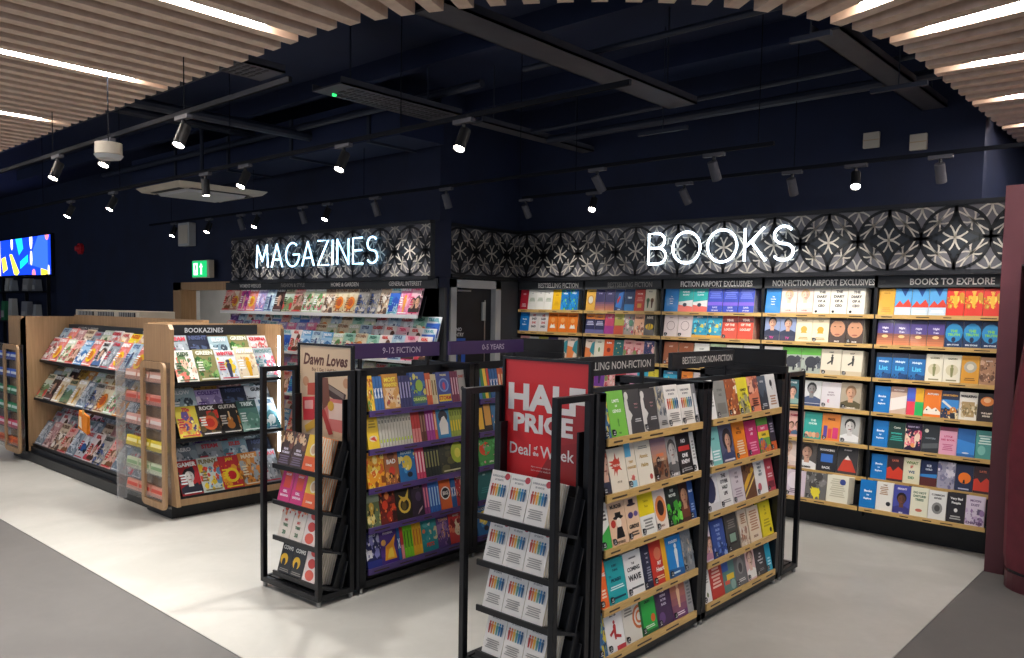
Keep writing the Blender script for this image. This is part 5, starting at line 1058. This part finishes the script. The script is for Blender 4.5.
G1, B1 = gondola(Rr, 0, M['pine'], 'black two-bay gondola with pine shelf edges, under bestselling non-fiction headers', ((.28, 1.115, 'BESTSELLING NON-FICTION', 0), (1.285, 2.0, 'BESTSELLING NON-FICTION', 0)), '14161a', 'c9c6bf',
    'non-fiction bay',
    [['fish@.3', 'limits', 'venus*2', 'boat@.6', 'people*2', 'greyspine@.3'], ['redhair@.4', 'redsplat', 'skyhand@.6', 'habits', 'dunes', 'greyface@.7', 'redcode', 'whiteplain@.3'], ['greenwhite@.5', 'murdle', 'murdle2@.8', 'yellowtop', 'sunoval@.8', 'slime', 'brownman@.6', 'bluespine@.4'],
     ['orangecard@.4', 'picasso', 'coming', 'navytext@.5', 'motif', 'swim', 'greycollage@.7'], ['fish@.4', 'running', 'rings', 'darkgreen', 'purplestory', 'violetlady', 'greyblock@.4']],
    [['whiteplain@.5', 'stone', 'rust', 'yellowband', 'salmon', 'slate@.8', 'bird'], ['teal', 'wavy', 'tangerine', 'magenta', 'bands', 'darkband@.5'], ['swallow', 'bigblack', 'pinkgrey', 'diagonal', 'bigtext', 'pinkred@.7'],
     ['lilacman@.5', 'bluewords', 'tablet', 'dotted@.7', 'peach', 'canary'], ['whiteleaf@.6', 'redlist', 'arcade', 'cave', 'pinkface@.8', 'blackwords', 'cyan@.5']],
    [1.06, .815, .575, .315, .095], 'paperbacks on the non-fiction gondola', .22, 1, .55)
end_display(B1, 0, 0, 'black steel end display of white paperbacks under the half price poster', [['people2*3']] * 4, 'half-price end', 'white paperbacks on the half price end display', half)
poster(B1, .258, False, 'red half price deal of the week poster in black frame', half, 'd81a20')
end_display(B1, 0, 1, 'black steel end display at far end of the non-fiction gondola', None, '', '', None)
poster(B1, 2.185, True, 'black back of poster at far end of the non-fiction gondola', None, '111')
rzL = math.radians(2.2); Ll = Vector((-3.556, 2.446, 0)) - Matrix.Rotation(rzL, 4, 'Z') @ Vector((.268, 0, 0))
G2, B2 = gondola(tuple(Ll), rzL, M['purple'], 'black two-bay gondola with purple shelf edges and children\'s headers', ((.40, 1.15, '9-12 FICTION', 0), (1.25, 2.02, '0-5 YEARS', 0)), '432a63', 'd0c6dc',
    'purple-edged bay',
    [['yellowkid@.4', '/bluekid*3', 'goldbig', '/navykid*4', 'dragon', '/orangekid*2', '/creamkid*2', 'nightkid', '/purplekid*3', 'greykid@.5'],
     ['yellowcard@.7', '/whitekid*11', '/redkid*3', '/brownkid*2', '/pinkkid*3', '/orangekid', 'moonkid@.9', '/greenkid*6'],
     ['orangeyellow', 'comicbat@.8', 'bluestar', '/pinkspine*3', '/blackspine*5', 'beetle@1.7'],
     ['goldgreen@.8', 'firedragon', 'goldswirl', 'shadow@.8', '/purplespine*2', '/brightblue*4', 'bigcircle@.8', '/bluekid*2', 'redcover@.6'],
     ['spacecat@.8', 'firecat', '/bluekid', '/redkid', '/lime*3', '/gold2*3', 'tealpets', 'violetscene@.8', 'redmagic']],
    [['primary@.8', '/bluekid*3', '/orangekid*2', 'colourbook', 'yellowkid', '/navykid*4', 'dragon'], ['darkpic', 'colourbook', 'darkpic', '/greenkid*4', 'orangeyellow', 'darkpic'], ['picturebook@1.6', 'picturebook@1.4', 'colourbook', 'primary'], ['tealsmall@1.1', 'goldswirl', 'redcover', 'tealpets', 'colourbook'], ['bluestar', 'colourbook', 'primary', 'comicbat', 'redmagic']],
    [1.025, .808, .585, .36, .125], 'books on the children\'s gondola', .2, 0, .56)
end_display(B2, rzL, 0, 'black steel end display of mixed paperbacks under the tan poster', [['darkband2*2', 'tango'], ['fuchsia*2', 'tango'], ['strawb*2', 'redjam'], ['cows*2', 'redjam']], 'tan-poster end', 'paperbacks on the tan poster end display', dawn)
poster(B2, .258, False, 'tan poster with brown script title and snack pictures, black frame', dawn, 'e2c8a8')
end_display(B2, rzL, 1, 'black steel end display at far end of the children\'s gondola', None, '', '', None)
poster(B2, 2.185, True, 'black back of poster at far end of the children\'s gondola', None, '111')
# ------------------------------------------------------------------ magazine fixtures
def tiers(parent, L, z, lipy, strip, n=2, step=(.085, .10), depth=.055, tl=.42, back=.2, lip=.02):
    """stepped shelf: n tiers one behind the other; local x along, reader at -y"""
    out = []
    for k in range(n):
        o = shelf_part(None, None, L, z + step[1] * k, depth, tl, back, strip if k == 0 else M['acrylic'], lip, parent, False, name='shelf' if k == 0 else 'back_tier'); o.location = (0, lipy + step[0] * k, 0); out.append(o)
    return out
def mrow(base, items, L, z, lipy, place, grp, n=2, step=(.085, .10), tl=.42, W=.205, H=.275, seed=0, T=.008):
    """items: list of rows front to back"""
    for k, it in enumerate(items):
        b = base @ Matrix.Translation((.004, lipy + step[0] * k + .006, z + step[1] * k + .002))
        tiername = ['front row', 'second row', 'back row'][k] if len(items) > 1 else 'row'
        row(it, b, L - .008, f"{tiername}, {place}", grp, W, H, T, tl, 0, False, 'magazine', 'magazine', seed=seed + k, hj=.05)
def pick(pool, n, seed):
    r = random.Random(seed); out = []
    while len(out) < n:
        c = r.choice(pool)
        if not out or c != out[-1]: out.append(c)
    return out
MS = ['m%d' % i for i in range(1, 31)]; BS = ['b%d' % i for i in range(1, 25)]
# --- bookazine end unit, faces +x
t = empty('bookazine_stand', (-5.86, 2.74, 0), PI / 2, label='oak-sided magazine stand under black bookazines header', cat='magazine stand')
Bz = Matrix.Translation((-5.86, 2.74, 0)) @ Matrix.Rotation(PI / 2, 4, 'Z')   # local x -> +y, local -y -> +x
W_ = .96
prof = [(-.085, .1), (-.075, .16), (-.01, .5), (0, .9), (0, 1.42), (.03, 1.455), (.44, 1.455), (.44, .1)]
for nm, a, b in (('side_panel', 0, .032), ('side_panel', W_ - .032, W_)):
    d = MB(); d.prism(prof, 'x', a, b); d.build(nm, M['oak'], t)
d = MB(); d.box(.03, W_ - .03, .40, .44, .1, 1.455); d.build('back_panel', M['oak'], t)
d = MB(); d.box(.032, W_ - .032, .24, .262, 1.35, 1.455); hb = d.build('header_board', M['oak'], t)
d = MB(); d.box(.036, W_ - .11, .23, .24, 1.368, 1.448); h2 = d.build('header_sign', M['blackmat'], t)
d = MB(); put_text(d, 'BOOKAZINES', lambda u, v: (u, .2285, v), .385, 1.406, .038, .4, 'cfd2d6', bold=.012); d.build('heading_lettering', M['sign'], h2)
d = MB(); d.box(0, W_, .0, .42, 0, .1); d.build('plinth', M['black'], t)
d = MB(); d.box(.03, W_ - .03, -.06, .0, .1, .15); d.build('kick_board', M['oak'], t)
d = MB(); d.box(W_ - .04, W_ - .032, .012, .03, .40, 1.36); d.build('light_strip', M['ledcool'], t)
for z, ly, rows in ((1.02, .0, [['b1', 'b2', 'b3', 'b4', 'b5'], ['b22', 'b6', 'b7', 'b2', 'b8']]), (.60, -.03, [['b9', 'b10', 'b11', 'b12', 'b13'], ['b7', 'b16', 'b6', 'b17'], ['b24', 'b14', 'b15', 'b7']]), (.165, -.05, [['b18', 'b19', 'b20', 'b21', 'b22'], ['b24', 'b22', 'b23', 'b6'], ['b7', 'b16', 'b22', 'b24']])):
    tiers(t, W_ - .068, z, ly, M['black'], len(rows), (.095, .105), tl=.5)
    for o in t.children:
        if o.name.startswith(('shelf', 'back_tier')) and abs(o.location.x) < 1e-6: o.location.x = .034
    nm = {1.02: 'top', .60: 'middle', .165: 'bottom'}[z]
    mrow(Bz @ Matrix.Translation((.06, 0, 0)), rows, W_ - .096, z, ly, f'{nm} shelf, bookazine stand', 'magazines on the bookazine stand', step=(.095, .105), tl=.5, W=.19, H=.27, seed=int(z * 100))
# --- clear card dispensers hung on the oak end panels
def dispenser(x0, x1, y, cols, label, wood0):
    t = empty('card_dispenser', (x0, y, 0), label=label, cat='leaflet dispenser', group='clear dispensers on the oak panels')
    w = x1 - x0; z0, z1 = .075, 1.175
    def ring(a, b, z0, z1, th, m, nm, y0, y1):
        r = .05; out = []; inn = []
        for cx, cz, s in ((b - r, z1 - r, 0), (a + r, z1 - r, 90), (a + r, z0 + r, 180), (b - r, z0 + r, 270)):
            for i in range(5):
                q = math.radians(s + 22.5 * i); out.append((cx + r * math.cos(q), cz + r * math.sin(q))); ri = r - th * .6; inn.append((cx + ri * math.cos(q) - (0), cz + ri * math.sin(q)))
        inn = [(min(max(x, a + th), b - th), min(max(z, z0 + th), z1 - th)) for x, z in inn]
        d = MB(); n = len(out)
        for i in range(n):
            j = (i + 1) % n
            d.hull([(out[i][0], y0, out[i][1]), (out[j][0], y0, out[j][1]), (inn[j][0], y0, inn[j][1]), (inn[i][0], y0, inn[i][1]), (out[i][0], y1, out[i][1]), (out[j][0], y1, out[j][1]), (inn[j][0], y1, inn[j][1]), (inn[i][0], y1, inn[i][1])])
        return d.build(nm, m, t)
    ring(wood0, w, z0, z1, .05, M['oak'], 'timber_frame', -.062, -.042)
    d = MB(); d.box(0, .035, -.085, -.02, z0 - .03, z1); d.build('clear_edge', M['frost'], t)
    d = MB(); d.box(.0, w - .02, -.010, -.004, z0, z1); d.build('clear_back', M['acrylic'], t)
    for i, (c1, c2, nme) in enumerate(cols):
        z = z1 - .16 - i * .175
        d = MB(); d.box(.05, w - .06, -.055, -.012, z - .006, z); d.box(.05, w - .06, -.058, -.055, z, z + .035); d.build('pocket', M['acrylic'], t)
        n = 3
        for k in range(n):
            pw = (w - .16) / n; e = empty('card_packet', (x0 + .07 + k * pw, y - .042, z + .003), label=f'{nme} packet, {ORD[k]} from left in {ORD[i]} pocket, {label.split(",")[0].replace("clear card dispenser ", "dispenser ")}', cat='packet', group='packets in the ' + label.split(',')[0])
            d = MB(); d.hull([(.004, 0, 0), (pw - .01, 0, 0), (pw - .01, .02, 0), (.004, .02, 0), (.004, .012, .075), (pw - .01, .012, .075), (pw - .01, .032, .075), (.004, .032, .075)], c1); d.build('carton', M['print'], e)
            d = MB(); d.hull([(.014, .0035, .03), (pw - .02, .0035, .03), (pw - .02, .005, .03), (.014, .005, .03), (.014, .0075, .055), (pw - .02, .0075, .055), (pw - .02, .009, .055), (.014, .009, .055)], c2); d.build('printed_band', M['print'], e)
dispenser(-6.62, -5.82, 2.735, [('d8a08a', 'f0dcd0', 'pale peach'), ('d88a7a', 'c8503a', 'salmon'), ('e0a89a', 'f0e0d8', 'faded pink'), ('e8d030', 'fff4b0', 'bright yellow'), ('c8d0b0', '8aa87a', 'pale green'), ('e09a84', 'd8503a', 'coral')], 'clear card dispenser beside the bookazine stand, timber framed', .40)
dispenser(-9.84, -9.02, 2.735, [('2a5ac8', 'd8e4f4', 'royal blue'), ('3a6ad0', 'e8eef8', 'bright blue'), ('1f8a5a', 'd8f0e0', 'green'), ('2a9a6a', 'e0f0e8', 'emerald'), ('d84a6a', 'f0d8e0', 'pink'), ('d8703a', 'b84a2a', 'rust orange')], 'clear card dispenser at the far-left oak panel, timber framed', .36)
# --- long magazine stand, faces -y
t = empty('magazine_stand', (-9.5, 2.74, 0), label='long oak magazine stand with three stepped shelves, left of bookazines', cat='magazine stand')
Bm = Matrix.Translation((-9.5, 2.74, 0))
prof = [(0, .09), (0, 1.43), (.03, 1.465), (.55, 1.465), (.55, .09)]
d = MB(); d.box(0, .40, 0, .04, .09, 1.465); d.prism(prof, 'x', .36, .40); d.build('end_panel', M['oak'], t)
d = MB(); d.box(0.40, 3.17, .50, .55, .09, 1.48); d.build('back_panel', M['oak'], t)
d = MB(); d.box(.44, 3.0, .43, .5, 1.30, 1.385); hb = d.build('header_board', M['char'], t)
d = MB()
put_text(d, 'CELEBRITY & LIFESTYLE', lambda u, v: (u, .428, v), .95, 1.345, .036, .62, 'b8b6b2', bold=.012); d.build('heading_lettering', M['sign'], hb); d = MB(); put_text(d, 'PUZZLES', lambda u, v: (u, .428, v), 2.3, 1.345, .036, .3, 'b8b6b2', bold=.012); d.build('heading_lettering', M['sign'], hb)
d = MB(); d.box(.0, 3.17, .02, .5, 0, .09); d.build('plinth', M['black'], t)
d = MB(); d.box(.4, 3.14, .06, .12, .09, .14); d.build('kick_board', M['blackmat'], t)
d = MB(); d.box(3.14, 3.17, .05, .5, .09, 1.465); d.build('side_panel', M['oak'], t)
Lm = 2.72
for z, ly, nt, seed in ((1.02, .16, 2, 3), (.635, .10, 3, 5), (.165, .08, 3, 8)):
    os_ = tiers(t, Lm, z, ly, M['black'], nt, (.09, .09), tl=.55)
    for o in os_: o.location.x = .41
    pool = {3: ['m16', 'm5', 'm8', 'b8', 'm2', 'm19', 'm1', 'm27', 'm9', 'm4', 'b22', 'b15', 'm12'], 5: ['m10', 'b16', 'm12', 'b21', 'm6', 'm26', 'b14', 'm9', 'm11', 'm7', 'b24', 'b4'], 8: ['m1', 'm11', 'm8', 'b24', 'b8', 'b15', 'm12', 'm7', 'b5', 'm15', 'b22', 'm25']}[seed]
    nm = {3: 'top', 5: 'middle', 8: 'bottom'}[seed]
    rows = [pick(pool, 13, seed + k * 11) for k in range(nt)]
    if seed == 3: rows[1][8] = 'm17'
    mrow(Bm @ Matrix.Translation((.41, 0, 0)), rows, Lm, z, ly, f'{nm} shelf, long oak stand', 'magazines on the long oak stand', step=(.09, .09), tl=.55, W=.2, H=.27, seed=seed)
e = empty('hanging_pouch', (-7.75, 2.80, .50), label='orange gift pouch hanging below the middle shelf of long oak stand', cat='pouch')
d = MB(); d.hull([(0, -.03, -.02), (.2, -.03, -.06), (.2, 0, -.06), (0, 0, -.02), (.0, -.02, .14), (.2, -.02, .1), (.2, 0, .1), (0, 0, .14)], 'ee8a1e'); d.build('pouch_body', M['print'], e)
d = MB(); d.hull([(.02, -.032, 0), (.09, -.032, -.02), (.09, -.031, -.02), (.02, -.031, 0), (.02, -.026, .09), (.07, -.026, .08), (.07, -.025, .08), (.02, -.025, .09)], 'f6e8c8'); d.build('printed_patch', M['print'], e)
d = MB(); d.hull([(.08, -.021, .11), (.12, -.021, .105), (.12, -.017, .105), (.08, -.017, .11), (.08, -.021, .15), (.12, -.021, .145), (.12, -.017, .145), (.08, -.017, .15)], 'f0c070'); d.build('hang_tab', M['print'], e)
# louvred metal unit behind the stand
t = empty('louvred_unit', (-9.35, 3.34, 0), label='grey louvred metal unit rising behind the long oak stand', cat='ventilation unit')
d = MB(); d.box(0, 1.58, 0, .35, 0, 1.535); d.build('casing', M['cream'], t, bevel=.008)
for i, (a, b, z0, z1) in enumerate(((.08, .5, 1.47, 1.52), (.6, 1.0, 1.47, 1.52), (1.12, 1.5, 1.47, 1.52), (1.1, 1.52, 1.36, 1.45))):
    d = MB(); d.box(a, b, -.003, 0, z0, z1); gq = d.build('vent_opening', M['blackmat'], t)
    d = MB()
    for k in range(int((b - a) / .04)): d.box(a + .015 + k * .04, a + .022 + k * .04, -.008, -.003, z0, z1)
    d.build('louvre_grille', M['greywhite'], gq)
# --- magazine wall racks under the magazines sign
X0, X1 = -9.12, -5.385; nb = 4; wbay = (X1 - X0) / nb
hd = ["WOMEN'S WEEKLIES", 'FASHION & STYLE', 'HOME & GARDEN', 'GENERAL INTEREST']; hc = ['d8d6d0', '8d8b86', 'e6e2da', 'dad7d0']
mname = ['first magazines-sign rack', 'second magazines-sign rack', 'third magazines-sign rack', 'fourth magazines-sign rack']
top = [['m8', 'm2', 'm3', 'm4', 'm16'], ['m5', 'm6', 'm7', 'm8', 'm9'], ['m9', 'm12', 'm10', 'm10', 'm11'], ['m11', 'm12', 'm13', 'm14', 'm15']]
low = [['m16', 'm1', 'm28', 'm4', 'm3', 'm5'], ['m16', 'm8', 'm19', 'm1', 'm14', 'm13'], ['m19', 'm9', 'm18', 'm5', 'm7', 'm10'], ['m18', 'm1', 'm5', 'm8', 'm25', 'm15', 'm13']]
for b in range(nb):
    x = X0 + wbay * b
    t = empty('magazine_rack', (x, 4.96, 0), label=f'white-edged stepped magazine rack, {ORD[b]} of four under the magazines sign', cat='magazine rack', group='racks under the magazines sign')
    d = MB(); d.box(0, wbay, .0, .02, 1.79, 1.88); hb = d.build('header_board', M['char'], t)
    d = MB(); put_text(d, hd[b], lambda u, v: (u, -.002, v), wbay * (.54 if b else .6), 1.838, .042, wbay * .5, hc[b], bold=.012); d.build('heading_lettering', M['sign'], hb)
    d = MB(); d.box(0, wbay, .1, .13, .05, 1.8); d.build('back_panel', M['char'], t)
    d = MB(); d.box(0, .012, .06, .1, .05, 1.5); d.build('upright', M['black'], t)
    d = MB(); d.box(0, wbay, -.14, .1, 0, .1); d.build('plinth', M['black'], t)
    wl = wbay - (.17 if b == 3 else .0)
    Br = Matrix.Translation((x, 4.96, 0))
    tiers(t, wl, 1.545, -.07, M['white'], 1, tl=.3, depth=.05, lip=.03)
    mrow(Br, [top[b]], wl, 1.545, -.07, f'top shelf, {mname[b]}', 'magazines under the magazines sign', tl=.3, W=.2, H=.285, seed=b)
    for z, ly, n in ((1.12, -.11, 3), (.67, -.12, 3), (.26, -.13, 3)):
        tiers(t, wbay, z, ly, M['white'], n, (.055, .085), tl=.3, depth=.04, back=.15)
        lvl = {1.12: 'second', .67: 'third', .26: 'lowest'}[z]
        if z < .5 and b > 1: continue
        mrow(Br, [pick(low[b], 5, b * 7 + k + int(z * 10)) for k in range(n)], wbay, z, ly, f'{lvl} shelf, {mname[b]}', 'magazines under the magazines sign', step=(.055, .085), tl=.3, W=.18, H=.24, seed=b + int(z * 10))

# ------------------------------------------------------------------ maroon booth by the books wall
t = empty('photo_booth', (-1.115, 5.76, 0), label='maroon booth frame standing against the end of books wall', cat='booth')
d = MB(); d.box(0, .108, 0, .4, 0, 2.42); d.build('door_post', M['maroon'], t, bevel=.003)
d = MB(); d.box(.108, 2.2, 0, .4, 1.93, 2.42); d.build('lintel', M['maroon'], t)
d = MB(); d.box(.108, 2.2, .36, .40, 0, 1.93); d.build('inner_panel', M['blackmat'], t)
d = MB(); d.box(.108, 2.2, -.003, 0, 1.925, 1.935); d.build('seam_trim', M['blackmat'], t)
t = empty('booth_curtain', (-.67, 5.61, 0), label='rounded maroon padded curtain column next to the booth post', cat='curtain')
d = MB(); n = 28; zs = [.12, .2, .5, .8, 1.1, 1.5, 1.93]; rs = [.305, .315, .32, .325, .31, .27, .25]
for i in range(len(zs) - 1):
    for k in range(n):
        q0, q1 = 2 * PI * k / n, 2 * PI * (k + 1) / n
        R_ = lambda r, q: (r * (1 + .02 * math.cos(q * 9)) * math.cos(q), r * .75 * (1 + .02 * math.cos(q * 9)) * math.sin(q))
        a, b_, c, e = R_(rs[i], q0), R_(rs[i], q1), R_(rs[i + 1], q1), R_(rs[i + 1], q0); d.face([(*a, zs[i]), (*b_, zs[i]), (*c, zs[i + 1]), (*e, zs[i + 1])])
d.build('fabric', M['curtain'], t, smooth=True)
d = MB(); P = lambda r: [(r * math.cos(2 * PI * k / n), r * .75 * math.sin(2 * PI * k / n)) for k in range(n)]
d.prism(P(.305), 'z', .0, .10); d.build('base', M['maroon'], t)
d = MB(); d.prism(P(.295), 'z', .10, .12); d.build('dark_band', M['blackmat'], t)

# ------------------------------------------------------------------ far left: screen above a black gridded display
t = empty('video_screen', (-18.15, 5.04, 2.07), label='bright blue video screen with coloured confetti shapes, far left', cat='screen')
d = MB(); d.box(0, 3.0, 0, .05, 0, .72); d.build('bezel', M['black'], t)
d = MB(); a = Art(d, 2.96, .68); d.box(0, 2.96, 0, .003, 0, .68, '1238c8')
a.poly([(0, 0), (.1, 0), (.1, 1), (0, 1)], 'f0d0a0')
for c, pts in (('1fb8d8', [(.40, 1), (.52, 1), (.54, .72), (.46, .55)]), ('f0d84a', [(.28, .6), (.33, .6), (.46, .1), (.42, 0), (.36, .05)]), ('14c8c0', [(.48, .38), (.62, .55), (.62, .36), (.48, .18)]), ('f0d83a', [(.84, .25), (.96, .1), (.96, 0), (.84, 0)]), ('2f5ae8', [(.62, .3), (.8, 1), (.96, 1), (.96, .1)]), ('f0d84a', [(.12, .5), (.2, .55), (.24, .2), (.15, .1)])): a.poly(pts, c)
for cx, cy, r in ((.33, .9, .02), (.68, .92, .025), (.68, .45, .02), (.97, .1, .015)): a.ell(cx, cy, r, r * 2.2, 'f0ead8')
for cx, cy in ((.72, .03), (.95, 1)): a.ell(cx, cy, .03, .03, 'e87a8a')
o = d.build('picture', M['screen'], t); o.location = (.02, -.003, .02)
t = empty('grid_display', (-18.3, 5.02, 0), label='black gridded display frame beneath the blue video screen', cat='display frame')
for xx in (.0, .74, 2.0, 3.1):
    d = MB(); d.box(xx, xx + .05, -.05, 0, 0, 2.09); d.build('post', M['black'], t)
for z in (1.25, 1.78, 2.05):
    d = MB(); d.box(0, 3.1, -.32, 0, z, z + .02); d.build('shelf', M['black'], t)
def toy(x, z, w, h, c, lab, kind):
    e = empty(kind, (x - 2.0, 4.84, z), label=lab, cat=kind.replace('_', ' '), group='goods on the gridded display'); d = MB(); d.hull([(0, 0, 0), (w, 0, 0), (w, .12, 0), (0, .12, 0), (0, .02, h), (w, .02, h), (w, .1, h), (0, .1, h)], c); d.build('carton', M['print'], e)
    d = MB(); d.box(w * .15, w * .85, -.002, .0, h * .15, h * .5, 'c8c4bc'); d.build('label_panel', M['print'], e)
for i, (x, z, w, h, c, l, k) in enumerate(((-15.9, 1.8, .3, .22, '2f6a5a', 'green boxed toy, top shelf of gridded display', 'boxed_toy'), (-14.95, 1.8, .16, .24, 'd8d4c8', 'pale bottle-shaped pack on top shelf of gridded display', 'tall_pack'), (-14.7, 1.8, .13, .2, 'b0b4b8', 'grey pack beside the bottle-shaped pack', 'tall_pack'),
    (-14.0, 1.8, .3, .22, 'a8a6a2', 'grey carton at the upper far end of gridded display', 'boxed_toy'), (-13.5, 1.8, .16, .2, '8a8c90', 'slim grey carton at the upper far end of gridded display', 'tall_pack'), (-15.9, 1.27, .3, .3, 'c87ab0', 'pink soft toy box, lower shelf of gridded display', 'boxed_toy'), (-15.2, 1.27, .2, .35, '3a8a5a', 'green pack, lower shelf of gridded display', 'tall_pack'), (-14.8, 1.27, .2, .4, 'e0dcd0', 'white pack, lower shelf of gridded display', 'tall_pack'), (-14.1, 1.27, .3, .35, '98989a', 'grey carton, lower shelf of gridded display', 'boxed_toy'), (-13.5, 1.27, .14, .3, 'b8b8b4', 'slim white carton, lower shelf of gridded display', 'tall_pack'))):
    toy(x, z, w, h, c, l, k)
# ------------------------------------------------------------------ camera, world, view
w = bpy.data.worlds.new('World'); bpy.context.scene.world = w; w.use_nodes = True
w.node_tree.nodes['Background'].inputs[0].default_value = (.62, .68, .82, 1); w.node_tree.nodes['Background'].inputs[1].default_value = .5
cam = bpy.data.cameras.new('camera'); co = bpy.data.objects.new('camera', cam); C.objects.link(co)
FPX, CYP = 807.03, 366.0
yaw, pitch, roll = math.radians(41.924968), math.radians(3.90950105), math.radians(-.97487055)
fwd = Vector((-math.sin(yaw) * math.cos(pitch), math.cos(yaw) * math.cos(pitch), -math.sin(pitch))); rt = Vector((math.cos(yaw), math.sin(yaw), 0)); dn = fwd.cross(rt)
r_ = math.cos(roll) * rt + math.sin(roll) * dn; d_ = math.cos(roll) * dn - math.sin(roll) * rt
co.matrix_world = Matrix(((r_.x, -d_.x, -fwd.x, 0), (r_.y, -d_.y, -fwd.y, 0), (r_.z, -d_.z, -fwd.z, 1.6), (0, 0, 0, 1)))
cam.sensor_fit = 'HORIZONTAL'; cam.sensor_width = 36; cam.lens = FPX * 36 / 1024; cam.shift_y = (CYP - 329) / 1024; cam.clip_start = .05
sc = bpy.context.scene; sc.camera = co
sc.view_settings.view_transform = 'Standard'; sc.view_settings.look = 'None'; sc.view_settings.gamma = 1; sc.view_settings.use_curve_mapping = False; sc.view_settings.exposure = 1.1
sc.cycles.use_denoising = True; sc.cycles.use_light_tree = True; sc.cycles.max_bounces = 6; sc.cycles.transparent_max_bounces = 8; sc.cycles.sample_clamp_indirect = 4
